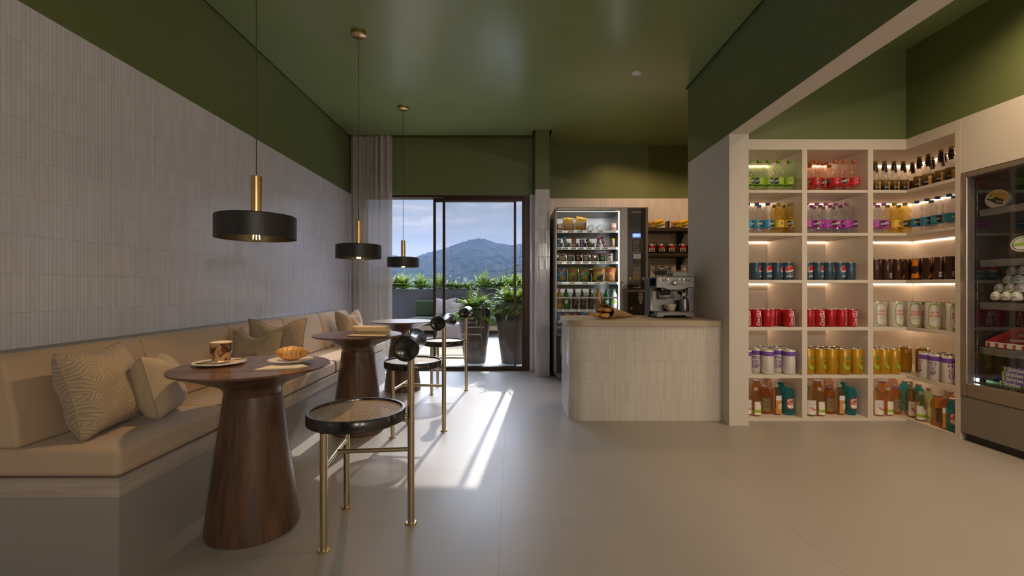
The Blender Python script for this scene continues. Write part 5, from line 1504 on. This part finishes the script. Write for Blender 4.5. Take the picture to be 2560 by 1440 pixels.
MB().box(FX+.022,yo0-.004,zo0-.004,FX+.027,yo1+.004,zo1+.004).build('glass_door', M['glass'], f_, smooth=False)
SX = 3.05; FS = []
for py in (525.5, 651, 755.5, 866):
    z = gz(py, SX*F/(2446-1280)); FS.append(z)
    mb = MB(); mb.prism(rrect(SX,FY0+.02,FXB-.03,yo1-.0005+.006,.02,5,(0,0,0,0)), z-.004, z)
    s_ = mb.build('shelf', M['fridge_in'], f_, smooth=False)
    MB().box(SX-.002,FY0+.02,z-.046,SX+.012,yo1+.005,z+.001).build('shelf_edge', M['fridge_shelf'], s_, smooth=False, bevel=.008, seg=3)
DZ = zo0+.004
MB().box(FX+.062,FY0+.02,DZ-.012,FXB-.03,yo1+.010,DZ).build('deck', M['fridge_in'], f_, smooth=False)
gr = MB()
for i in range(46): gr.box(FX+.064,yo1-.004-.018*i,DZ,FX+.10,yo1-.014-.018*i,DZ+.006)
gr.build('air_grille', M['steel'], f_, smooth=False)
MB().box(FX+.066,yo1-.006,zo0+.012,FX+.078,yo1+.002,zo0+.030).build('lamp', M['led_cool'], f_, smooth=False)
MB().box(FX+.066,2.06,zo0+.05,FX+.078,2.075,zo1-.03).build('lamp', M['led_cool'], f_, smooth=False)  # unseen tube added beyond the frame edge to brighten the shelves
MB().box(FX+.066,yo1-.004,zo0+.05,FX+.070,yo1+.001,zo1-.02).build('edge_strip', M['chrome'], f_, smooth=False)

def face(loc, yaw):   # products facing the room (-X)
    return loc, yaw
# noodle bowl on its edge, top shelf
t = thing('noodle_pot', 'round noodle pot lying on its side on the top fridge shelf', 'snack', (3.12, gx(0,1)*0 + 3.12*F/(2499-1280), FS[0]+.001), R(-90+18))
r = .058
mb = MB(); mb.lathe([(0,-.03),(r*.8,-.03),(r,.02),(r*1.02,.025),(r*1.02,.03),(0,.032)], 36, M=Matrix.Translation((0,0,r*1.02)) @ Matrix.Rotation(R(90),4,'X')); mb.build('pot', M['cream_cap'], t)
mb = MB(); K_ = Matrix(((1,0,0,0),(0,0,-1,-.0325),(0,1,0,r*1.02),(0,0,0,1)))
mb.prism([(r*.95*math.cos(a), r*.95*math.sin(a)) for a in [2*PI*i/30 for i in range(30)]], 0, .0005, 0, M=K_)
mb.prism([(r*.95*math.cos(a), r*.95*math.sin(a)) for a in [R(-30)+R(170)*i/18 for i in range(19)]], .0006, .001, 1, M=K_)
mb.prism([(-.048,.004),(-.030,.030),(.035,-.012),(.030,-.040),(.0,-.032)], .0012, .0016, 2, M=K_)
mb.prism([(x*.016-.024, y*.009+.012) for x,y in ell(0,0,1,1,16)], .0018, .0022, 3, M=K_)
mb.text('YUM', lambda x, y: K_ @ Vector((.010+x*math.cos(-.5)-y*math.sin(-.5), -.018+x*math.sin(-.5)+y*math.cos(-.5), .0024)), .032, 4)
mb.build('lid_print', [M['cream_cap'], M['amber'], M['ink'], M['lime'], M['white']], t, smooth=False)
mb = MB(); mb.box(-.002,-.06,0,.002,.06,.10); mb.box(-.03,-.062,0,.03,-.058,.004)
o = mb.build('shelf_divider', M['glass'], loc=(3.16, 3.16*F/(2541-1280), FS[0]+.001), smooth=False); tag(o, 'clear shelf divider with a bright edge on the top fridge shelf', 'divider')
# dark pouch, second shelf
def g(g_, w, h, t_):
    onbag(g_,w,h,t_, ell(.05,-.05,.78,.55,24), 1); onbag(g_,w,h,t_, ell(.05,-.05,.66,.46,24), 2, .002); onbag(g_,w,h,t_, ell(.05,-.05,.60,.42,24), 1, .003)
    onbag(g_,w,h,t_, rec(-.5,-.2,.6,.0,.05), 3, .0045); onbag(g_,w,h,t_, [(-.1,.05),(.0,.1),(.35,.4),(.1,.3)], 3, .0045)
packet('nut_pouch', 'snack', 'dark brown pouch with white round emblem on the second fridge shelf', .17, .175, .06, ['darkbrown','white','ink','lime'], g, (3.13, 3.13*F/(2560-1280)-.005, FS[1]+.001), -76, 0, None, 101, -6)
# chocolate eggs in a pyramid
def egg():
    t = thing('chocolate_egg', '', 'snack', group='white chocolate eggs on the third fridge shelf')
    pr = [(0,0)] + [(.0305*math.sin(a)*(1-.10*max(0,-math.cos(a))*-1 if False else 1), .036-.036*math.cos(a)*(1.0)) for a in [PI*i/16 for i in range(1,16)]] + [(0,.072)]
    pr = [(r_*(1-.16*(z/.072)) , z) for r_, z in pr]
    cut = 5
    MB().lathe(pr[cut:], 28).build('shell', M['white'], t, angle=180)
    MB().lathe(pr[:cut+1], 28).build('foil', pmat('red_brown_foil', (.28,.05,.02), .35, .3), t, angle=180)
    def rf(z):
        for (r0, z0), (r1, z1) in zip(pr, pr[1:]):
            if z0 <= z <= z1: return r0+(r1-r0)*(z-z0)/(z1-z0)
        return .03
    mb = MB()
    for i, m in enumerate((0,1,2,0,3,1,0)):
        a = -.60+.19*i; mb.patch(0, a, a+.14, .027, .038, 2, m, rfn=lambda z: rf(z)+.0008)
    mb.patch(0, -.35, .45, .040, .0425, 5, 3, rfn=lambda z: rf(z)+.0008); mb.patch(0, -.25, .35, .049, .054, 5, 0, rfn=lambda z: rf(z)+.0008)
    mb.build('print', [M['sky'], M['lime'], M['amber'], M['red']], t, angle=60); return t
MAKERS['egg'] = egg
epos = [(2490.5,3.105,0,'bottom row, first from left'),(2517,3.105,0,'bottom row, second from left'),(2542.5,3.105,0,'bottom row, third from left'),
        (2499.5,3.145,.052,'second row, first from left'),(2527,3.145,.052,'second row, second from left'),(2553.5,3.145,.052,'second row, third from left'),
        (2521.5,3.185,.105,'third row, left'),(2548,3.185,.105,'third row, right'),(2530.5,3.225,.162,'top row, left'),(2558,3.225,.162,'top row, right')]
for px, X, dz, lab in epos:
    place('egg', (X, X*F/(px-1280), FS[2]+.001+dz), R(-80), 'white chocolate egg of the fridge pyramid, '+lab)
# eggs hidden behind carry the upper rows
for i, (px, X, dz) in enumerate(((2480,3.17,0),(2505,3.175,0),(2531,3.175,0),(2489,3.21,.052),(2514,3.215,.052),(2541,3.215,.052),(2496,3.255,.105),(2522,3.255,.105),(2548,3.265,.105))):
    pass
# open box of red wafer bars
BYL = 2.958
t = thing('wafer_box', 'open red and white display box of wafer bars on the fourth fridge shelf', 'box', (3.075,BYL,FS[3]+.001))
mb = MB()
th = .003; D = .19; Wd = .42
mb.box(0,-Wd,0,D,0,th); 
mb.add([(0,0,0),(D,0,0),(D,0,.125),(0,0,.036),(0,-th,0),(D,-th,0),(D,-th,.125),(0,-th,.036)], [(0,1,2,3),(7,6,5,4),(3,2,6,7),(0,3,7,4),(1,5,6,2),(0,4,5,1)], 0)
mb.box(0,-Wd,0,th,0,.036,1); mb.box(D-th,-Wd,0,D,0,.125,0)
for i in range(8): mb.box(-.0006,-.012-.05*i-.018,.004,0,-.012-.05*i,.030,0)
mb.build('tray', [M['red'], M['white']], t, smooth=False)
def wafer(mat, txt, key):
    def mk():
        t = thing('wafer_bar', '', 'snack', group='wafer bars in the open box')
        mb = MB(); mb.box(-.055,-.019,0,.055,.019,.012); mb.build('wrapper', M[mat], t, smooth=False, bevel=.003)
        g_ = MB(); g_.prism([(x*.040,y*.014) for x,y in ell(0,0,1,1,20)], .0122, .0126, 0); g_.text(txt, lambda x, y: (x, y, .0130), .062, 1, .1, .03)
        g_.build('print', [M['white'], M[mat]], t, smooth=False); return t
    MAKERS[key] = mk
wafer('coke_red', 'KitKat', 'kk_red'); wafer('leafgreen', 'KitKat', 'kk_green')
sl_ = math.atan2(.08, .17)
n_ = 0
for c_i, (key, yy) in enumerate((('kk_red', 2.838), ('kk_green', 2.715))):
    for r_i in range(3):
        x = 3.075+.028+.052*r_i; z = FS[3]+.010+.034*r_i
        o = place(key, (x, yy, z), 0, f'{"red" if c_i == 0 else "green"} wafer bar in the open box, {("front","middle","back")[r_i]} row')
        o.rotation_euler = (R(0), -sl_*0, R(-90)); o.rotation_euler = Euler((R(32),0,R(-90)),'XYZ')
# tray and packs of purple candy
t = thing('candy_tray', 'open purple cardboard tray on the fridge deck', 'box', (3.075,2.955,DZ+.001))
mb = MB(); D = .20; Wd = .45
mb.box(0,-Wd,0,D,0,th); mb.add([(0,0,0),(D,0,0),(D,0,.10),(0,0,.02),(0,-th,0),(D,-th,0),(D,-th,.10),(0,-th,.02)], [(0,1,2,3),(7,6,5,4),(3,2,6,7),(0,3,7,4),(1,5,6,2),(0,4,5,1)], 0)
mb.box(D-th,-Wd,0,D,0,.10,0); mb.box(0,-Wd,0,th,0,.018,1)
mb.add([(.01,-th-.0006,.006),(.05,-th-.0006,.006),(.05,-th-.0006,.034),(.01,-th-.0006,.018)], [(0,1,2,3)], 1)
mb.build('tray', [M['purple'], M['leafgreen']], t, smooth=False)
def cpack():
    t = thing('candy_pack', '', 'snack', group='purple candy packs stacked in the fridge')
    mb = MB(); mb.box(-.085,-.03,0,.085,.03,.030); mb.build('box', M['purple'], t, smooth=False, bevel=.002)
    g_ = MB(); g_.box(-.085,-.0306,.001,-.072,-.0302,.029,1); g_.prism([(.03,.004),(.08,.004),(.08,.022),(.055,.026)], .0302, .0305, 2, M=Matrix(((1,0,0,0),(0,0,-1,0),(0,1,0,0),(0,0,0,1))))
    g_.text('Skittles', lambda x, y: (-.015+x, -.0310, .0155+y), .098, 0, 0, .03, .026)
    g_.build('print', [M['white'], M['lime'], M['leafgreen']], t, smooth=False); return t
MAKERS['cpack'] = cpack
for i, (dy, dx) in enumerate(((.010,.0),(.0,.006),(.0,.004),(-.012,.002))):
    place('cpack', (3.105+dx, 2.775+dy, DZ+.0045+.0305*i), R(-90), ('lowest purple candy pack of the fridge stack','second purple candy pack from the bottom of the fridge stack','third purple candy pack from the bottom of the fridge stack','topmost purple candy pack of the fridge stack')[i])
# ================================================================== TERRACE AND BEYOND
S('floor_terrace', MB().box(-9,5.70,-.16, 9,10.4,-.004), M['terrace'])
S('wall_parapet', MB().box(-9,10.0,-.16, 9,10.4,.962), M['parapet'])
WIDE = .11
def leafblade(mb, base, d, up, L_, w, droop, m=0, lob=True):
    d = d.normalized(); sd = d.cross(up).normalized(); n = 5
    pts = []
    for i in range(n+1):
        s = i/n; c = base + d*(L_*s) + Vector((0,0,-droop*L_*s*s)); ww = w*math.sin(PI*min(1,.12+.88*s))**.8*(1-.2*s)
        pts.append((c, ww))
    vs = []; fs = []
    for c, ww in pts: vs += [c - sd*ww + Vector((0,0,.25*ww)), c, c + sd*ww + Vector((0,0,.25*ww))]
    for i in range(n):
        a = 3*i; fs += [(a,a+3,a+4,a+1),(a+1,a+4,a+5,a+2)]
    mb.add(vs, fs, m)
def frond(mb, base, az, el, L_, wl, m, rng):
    # arching stalk carrying long narrow leaflets, palm-like
    d = Vector((math.cos(az)*math.cos(el), math.sin(az)*math.cos(el), math.sin(el)))
    n = 8; pts = []
    for i in range(n+1):
        s = i/n; pts.append(base + d*(L_*s) + Vector((0,0,-.42*L_*s*s*math.cos(el))))
    mb.tube(pts, [.006*(1-.8*i/n)+.001 for i in range(n+1)], 4, 1)
    for i in range(2, n+1):
        s = i/n; t = (pts[i]-pts[i-1]).normalized(); sd = t.cross(Vector((0,0,1))).normalized()
        ll = wl*math.sin(PI*(.18+.74*s))
        for q in (-1, 1):
            leafblade(mb, pts[i], (t*.75 + sd*q*.9 + Vector((0,0,.18))), Vector((0,0,1)), ll*(.85+.3*rng.random()), ll*WIDE, .35, 0 if rng.random() < .8 else 2)
    leafblade(mb, pts[-1], (pts[-1]-pts[-2]), Vector((0,0,1)), wl*.6, wl*.06, .3)
def plant_mesh(seed, nf, L_, wl, spread=.9):
    rng = random.Random(seed); mb = MB()
    for i in range(nf):
        az = 2.399963*i + rng.random()*.5; k = i/nf
        el = R(78 - 66*k*spread + rng.uniform(-8,8))
        frond(mb, Vector((.02*math.cos(az),.02*math.sin(az),0)), az, el, L_*(.7+.4*rng.random()), wl, 0, rng)
    return mb
def clampz(mb):
    for p in mb.v: p.z = max(p.z, .006 + .02*abs(noise.noise(p*30)))
    return mb
def make_bush(key, seed, nf, L_, wl, spread, mats, grp):
    def mk():
        t = thing('terrace_plant', '', 'plant', group=grp)
        clampz(plant_mesh(seed, nf, L_, wl, spread)).build('foliage', [M[x] for x in mats], t, angle=180); return t
    MAKERS[key] = mk
make_bush('bushA', 11, 22, .40, .22, .85, ('leaf','stem','leaf2'), 'plants along the terrace parapet')
make_bush('bushB', 12, 18, .34, .20, 1.0, ('leaf2','stem','leaf'), 'plants along the terrace parapet')
make_bush('bushC', 13, 18, .38, .19, .95, ('leaf3','stem','leaf2'), 'plants along the terrace parapet')
MB().box(-9,10.06,.962,9,10.34,.970).build('trim_1', M['soil'], smooth=False)
struct(bpy.data.objects['trim_1.001'] if 'trim_1.001' in bpy.data.objects else bpy.data.objects['trim_1'])
PY = 10.2
plan = [(958,'bushB',.9),(984,'bushC',.95),(1008,'bushA',.95),(1052,'bushA',.88),(1098,'bushA',.9),(1126,'bushB',.72),(1146,'bushB',.68),(1170,'bushB',.75),(1209,'bushA',1.0),(1247,'bushB',1.0),(1275,'bushA',.9),(1302,'bushA',.95),(1335,'bushB',.9),(905,'bushA',.9),(1385,'bushA',.9)]
names = ['small fern-like plant half behind the curtain, on the parapet','rusty green plant beside the curtain on the parapet','bushy bright plant first right of the curtain, on the parapet','bright plant on the parapet left of the door stile','bright plant between the two door stiles, on the parapet',
         'low plant just right of the second door stile, on the parapet','low plant above the brown pot, left one, on the parapet','low plant above the brown pot, right one, on the parapet','tallest bright plant in the middle of the glass, on the parapet','spreading plant above the large right pot, on the parapet',
         'plant left of the thin right stile, on the parapet','plant at the right door jamb, on the parapet','parapet plant hidden behind the right door jamb','parapet plant behind the curtain','parapet plant behind the pillar']
for i, ((px, key, sc), lab) in enumerate(zip(plan, names)):
    o = place(key, (gx(px,PY), PY, .968), R(37*i), lab); o.scale = (sc,sc,sc)
def potplant(name, lab, x, y, prof, seed, nf, L_, wl, sc=1):
    t = thing(name, lab, 'potted plant', (x,y,-.004))
    MB().lathe(prof, 48).build('pot', M['pot'], t, angle=50)
    zt = prof[-1][1]
    MB().lathe([(0,zt-.035),(prof[-1][0]+.004,zt-.035)], 32).build('soil', M['soil'], t, smooth=False)
    mb = plant_mesh(seed, nf, L_, wl, 1.18); mb.xf(Matrix.Translation((0,0,zt-.03)))
    mb.build('foliage', [M['leaf'], M['stem'], M['leaf2']], t, angle=180)
pr1 = [(0,0),(.135,0),(.145,.01),(.155,.10),(.185,.35),(.213,.56),(.218,.66),(.205,.725),(.185,.748),(.178,.752),(.176,.74),(.19,.70),(.17,.70)]
pr2 = [(0,0),(.165,0),(.175,.01),(.19,.12),(.225,.40),(.255,.62),(.262,.72),(.250,.78),(.225,.81),(.215,.815),(.212,.80),(.22,.76),(.20,.76)]
potplant('potted_plant', 'leafy plant in the smaller glazed brown pot, middle of the glass door', gx(1187,6.16), 6.16, pr1, 31, 40, .30, .19)
potplant('potted_plant', 'leafy plant in the larger glazed brown pot by the right jamb', gx(1286,6.14), 6.14, pr2, 32, 44, .36, .20)
# green sofa along the parapet
s_ = thing('terrace_sofa', 'green upholstered outdoor sofa against the grey parapet', 'sofa', (0,0,-.004))
x0, x1 = gx(1023,9.3), gx(1262,9.3)
MB().box(x0+.03,9.22,.14,x1,9.98,.24).build('base', M['sofa_base'], s_, smooth=False, bevel=.01)
for i in range(4):
    a = x0 + (x1-x0)*i/4; b_ = x0 + (x1-x0)*(i+1)/4
    MB().box(a+.003,9.2,.245,b_-.003,9.80,.395).build('seat_cushion', M['sofa'], s_, smooth=True, bevel=.035, seg=3)
    MB().box(a+.003,9.74,.40,b_-.003,9.97,.735).build('back_cushion', M['sofa'], s_, smooth=True, bevel=.04, seg=3)
for x in (x0+.08, x1-.08):
    for y in (9.30, 9.90): MB().box(x-.03,y-.03,0,x+.03,y+.03,.14).build('foot', M['sofa_base'], s_, smooth=False)
def opillow(label, px, w, h, y=9.58, z=.392, yaw=0):
    mb, ed = pillow_mesh(w, h, .15, px, .07); T = Matrix.Rotation(R(-16),4,'X'); mb.xf(T); lo = min(p.z for p in mb.v); mb.xf(Matrix.Translation((0,0,-lo)))
    o = mb.build('outdoor_pillow', M['out_pillow'], loc=(gx(px,y),y,z), angle=180); o.rotation_euler = (0,0,R(yaw)); tag(o, label, 'pillow', 'pillows on the terrace sofa')
opillow('tall grey-beige pillow on the green sofa behind the door stiles', 1113, .46, .42)
opillow('wide grey-beige pillow on the green sofa beside the smaller pot', 1147, .46, .34, 9.52, .392, -6)
ot = thing('terrace_ottoman', 'beige square pouf on the terrace behind the stools', 'ottoman', (gx(1140,8.2),8.2,-.004))
MB().box(-.30,-.28,.0,.30,.28,.38).build('body', M['out_pillow'], ot, bevel=.05, seg=3)
o = MB().box(gx(1040,7.9)-.6,6.75,-.004,gx(1195,7.9)+.1,9.1,.010).build('jute_rug', M['rug'], smooth=False); tag(o, 'woven jute rug on the terrace in front of the sofa', 'rug')

# wooded mountain, farther ridge, nearer dark slope
def ridge(name, mat, D, depth, sil, zb, amp, nx, ny, seed, fx=1.0):
    mb = MB(); xs = [p[0] for p in sil]
    def sy(px):
        for (a, ya), (b_, yb) in zip(sil, sil[1:]):
            if a <= px <= b_: return ya+(yb-ya)*(px-a)/(b_-a)
        return sil[0][1] if px < sil[0][0] else sil[-1][1]
    def fn(u, v):
        px = xs[0] + (xs[-1]-xs[0])*u
        top = max(1.0, (720 - sy(px))*D/F)
        X = (px-1280)*D/F; Y = D - depth*(1-v)
        k = v**.8 if v <= 1 else 1
        z = zb + (top - zb)*k
        nz = noise.noise(Vector((X*.012+seed, Y*.012, 0)))*amp*1.6*(1-v)*v*3
        tr = (abs(noise.noise(Vector((X*.11, Y*.11, seed))))*1.1 + .6*abs(noise.noise(Vector((X*.26, Y*.26+v*60, seed)))))*amp*.55
        tr += amp*.35*abs(noise.noise(Vector((X*.5, v*90, seed+4))))
        return (X, Y + noise.noise(Vector((X*.05, v*40, seed)))*6, z + nz + tr - amp*.35)
    mb.surf(fn, nx, ny)
    # the slope down the far side, so that it is a hill and not a screen
    top = [fn(i/40, 1) for i in range(41)]
    vs = top + [(p[0], p[1]+depth*.7, zb) for p in top]
    mb.add(vs, [(i, i+1, 42+i, 41+i) for i in range(40)])
    return struct(mb.build(name, mat, angle=180))
big = [(560,676),(700,665),(860,650),(940,668),(1010,660),(1030,645),(1045,639),(1060,633),(1085,628),(1100,624),(1120,618),(1140,611),(1160,602),(1180,597),(1196,595),(1210,596),(1225,602),(1240,606),(1250,607),(1270,610),(1285,612),(1300,609),(1320,606),(1345,598),(1400,585),(1500,590),(1650,600),(1800,640)]
ridge('hill_main', M['hill'], 1300, 420, big, -6, 9, 420, 70, 1)
far = [(500,660),(700,640),(900,640),(960,640),(978,637),(992,637),(1002,642),(1016,650),(1080,662),(1200,670),(1400,660)]
ridge('hill_far', M['hill'], 2300, 400, far, -6, 12, 200, 24, 2)
near = [(1130,712),(1190,700),(1220,690),(1240,682),(1265,672),(1290,662),(1310,652),(1330,645),(1380,630),(1500,620),(1700,640)]
ridge('hill_near', M['hill'], 760, 160, near, -6, 6, 260, 30, 3)
S('ground_valley', MB().box(-2500,40,-9,2500,3200,-7), M['hill'])
random.seed(9)
bl = [(1060,694,14,22),(1024,690,10,30),(1031,688,9,28),(1160,683,8,8),(1166,686,9,6),(1176,697,16,5),(1262,684,12,12),(1205,700,10,8),(1240,700,12,10),(1005,697,12,12),(984,690,9,14),(1115,700,10,9)]
for i, (px, py, w_, h_) in enumerate(bl):
    D_ = 700 if i % 2 else 640
    zt = gz(py, D_)*.5 + gz(702, D_)*.5; X = gx(px, D_); ww = w_*D_/F*.5; 
    t = thing('distant_building', 'pale distant building in the valley, %s' % ('far left','left of the door stiles, tall','left of the door stiles, slim','at the foot of the mountain, upper','at the foot of the mountain, lower','long and low below the mountain','grey block at the right of the glass','right of centre, low','right of centre, wide','beside the curtain, low','beside the curtain, tall','behind the stiles, low')[i], 'building', (X, D_, -7), group='buildings in the valley')
    MB().box(-ww/2,0,0,ww/2,10,zt+7).build('block', M['build'], t, smooth=False)
    MB().box(-ww/2-.3,-.3,zt+6.6,ww/2+.3,10.3,zt+7.2).build('roof', M['build'], t, smooth=False)
# damp air between the terrace and the mountain
m, nt_, out, N_, L_ = nodes('valley_haze')
vs_ = N_('ShaderNodeVolumeScatter'); vs_.inputs['Color'].default_value = (.30,.44,.90,1); vs_.inputs['Density'].default_value = HAZE; vs_.inputs['Anisotropy'].default_value = .2
L_(vs_.outputs[0], out.inputs['Volume'])
S('haze', MB().box(-2600,120,-8,2600,3300,190), m)
# ================================================================== CAMERA, SKY, LIGHT
cam = bpy.data.cameras.new('camera'); cam.lens = 16; cam.sensor_width = 36; cam.clip_start = .02; cam.clip_end = 9000
co = bpy.data.objects.new('camera', cam); COL.objects.link(co)
co.location = (0,0,EYE); co.rotation_euler = (R(90),0,0); SC.camera = co
SC.view_settings.view_transform = 'Standard'; SC.view_settings.look = 'None'; SC.view_settings.gamma = 1; SC.view_settings.exposure = 0
SC.view_settings.use_curve_mapping = False
SC.cycles.transparent_max_bounces = 28; SC.cycles.max_bounces = 10; SC.cycles.diffuse_bounces = 6; SC.cycles.glossy_bounces = 5
SC.cycles.sample_clamp_indirect = 6

w = bpy.data.worlds.new('sky'); SC.world = w; w.use_nodes = True
nt = w.node_tree; nt.nodes.clear()
def N(t): return nt.nodes.new(t)
def L(a, b): nt.links.new(a, b)
tc = N('ShaderNodeTexCoord'); sx = N('ShaderNodeSeparateXYZ'); L(tc.outputs['Generated'], sx.inputs[0])
mp = N('ShaderNodeMapping'); L(tc.outputs['Generated'], mp.inputs[0]); mp.inputs['Scale'].default_value = (4.5,4.5,20.0); mp.inputs['Location'].default_value = (.35,.2,.15)
f = noise_n(N, L, mp.outputs[0], 1.5, 7, .58, .25)
r1 = N('ShaderNodeValToRGB'); L(f, r1.inputs[0]); cr = r1.color_ramp
cr.elements[0].position = .34; cr.elements[0].color = (.36,.53,.68,1)
cr.elements[1].position = .64; cr.elements[1].color = (.80,.83,.86,1)
e = cr.elements.new(.46); e.color = (.50,.60,.70,1)
e = cr.elements.new(.55); e.color = (.60,.65,.71,1)
hz = N('ShaderNodeMapRange'); L(sx.outputs[2], hz.inputs[0]); hz.inputs[1].default_value = .04; hz.inputs[2].default_value = .17; hz.inputs[3].default_value = .85; hz.inputs[4].default_value = .0
c2 = mixc(N, L, hz.outputs[0], r1.outputs[0], (.82,.84,.85))
gd = N('ShaderNodeMapRange'); L(sx.outputs[2], gd.inputs[0]); gd.inputs[1].default_value = -.02; gd.inputs[2].default_value = .0
c3 = mixc(N, L, gd.outputs[0], (.12,.14,.13), c2)
hb = N('ShaderNodeMapRange'); L(sx.outputs[2], hb.inputs[0]); hb.inputs[1].default_value = .20; hb.inputs[2].default_value = .40; hb.inputs[4].default_value = .7
c4 = mixc(N, L, hb.outputs[0], c3, (.58,.68,.92))
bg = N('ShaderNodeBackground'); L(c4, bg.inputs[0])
# sky strengthened above the view, added light for the room
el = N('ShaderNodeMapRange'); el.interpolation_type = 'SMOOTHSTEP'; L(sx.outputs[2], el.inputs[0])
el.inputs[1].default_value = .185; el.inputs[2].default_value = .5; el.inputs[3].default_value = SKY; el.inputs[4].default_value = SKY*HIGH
# added glow round the sun, kept above the view to light the room
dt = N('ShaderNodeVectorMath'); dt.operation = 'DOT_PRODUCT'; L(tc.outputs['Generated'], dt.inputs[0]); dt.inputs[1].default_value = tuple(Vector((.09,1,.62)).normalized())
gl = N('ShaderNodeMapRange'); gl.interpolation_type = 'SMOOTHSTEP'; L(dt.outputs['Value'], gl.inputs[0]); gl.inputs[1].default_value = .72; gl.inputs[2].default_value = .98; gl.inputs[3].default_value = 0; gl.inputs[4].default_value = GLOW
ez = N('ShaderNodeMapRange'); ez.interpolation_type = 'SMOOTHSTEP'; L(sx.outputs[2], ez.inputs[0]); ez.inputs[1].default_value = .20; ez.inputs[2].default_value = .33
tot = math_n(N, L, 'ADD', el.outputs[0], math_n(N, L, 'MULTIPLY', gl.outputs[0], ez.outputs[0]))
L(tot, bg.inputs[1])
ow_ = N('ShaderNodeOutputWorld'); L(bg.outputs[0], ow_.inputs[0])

def light(kind, name, loc, energy, color, **k):
    l = bpy.data.lights.new(name, kind); l.energy = energy; l.color = color
    for a, b_ in k.items():
        if a not in ('dir',): setattr(l, a, b_)
    o = bpy.data.objects.new(name, l); COL.objects.link(o); o.location = loc
    if 'dir' in k: o.rotation_euler = Vector(k['dir']).to_track_quat('-Z','Y').to_euler()
    return o
light('SUN', 'sun', (0,20,20), SUN, (1,.93,.85), dir=(-.09,-1,-.62), angle=R(.6))
WARM = (1,.66,.36); WARM2 = (1,.71,.43)
for x, y in LAMPS:
    light('SPOT', 'bulb_light', (x,y,1.222), PEND, (1,.66,.36), dir=(0,0,-1), spot_size=R(128), spot_blend=.5, shadow_soft_size=.02)
def spot(x, y, e, size=110, blend=.8, z=CH-.02, col=WARM2, soft=.05):
    return light('SPOT', 'ceiling_spot', (x,y,z), e, col, dir=(0,0,-1), spot_size=R(size), spot_blend=blend, shadow_soft_size=soft)
def area(name, x, y, sx_, sy_, e, col, z=CH-.01, d=(0,0,-1)):
    return light('AREA', name, (x,y,z), e, col, dir=d, shape='RECTANGLE', size=sx_, size_y=sy_)
# ceiling lamps of the shop side and recess; unseen fill added behind the camera
for x, y, e in ((2.6,2.3,SHOP*1.0),(2.0,1.2,SHOP),(2.5,-.2,SHOP),(2.0,-1.6,SHOP)): spot(x, y, e, 155, 1.0, soft=.10)  # first washes the right wall, the rest are added warm fill
for x, y, e in ((1.3,5.15,REC*.6),(1.75,4.95,REC),(2.7,4.9,REC)): spot(x, y, e, 142, .55, col=(1,.62,.32))
for x, y, e in ((.7,-.9,BACK_FILL),(-.8,-.9,BACK_FILL),(.7,-2.4,BACK_FILL),(-.8,-2.4,BACK_FILL)): spot(x, y, e, 160, 1.0, col=(1,.92,.85), soft=.12)
for x, z in ((1.0,1.9),(2.4,1.9)): light('SPOT', 'rear_fill', (x,-3.34,z), REAR_FILL, (1,.88,.76), dir=(-.05,1,-.05), spot_size=R(160), spot_blend=.8, shadow_soft_size=.012)  # unseen fill spots at the rear wall, added to brighten upright faces
# window portal
pl = light('AREA', 'portal', (-.8,5.72,1.06), 1, (1,1,1), dir=(0,-1,0), shape='RECTANGLE', size=2.0, size_y=2.06)
pl.data.cycles.is_portal = True
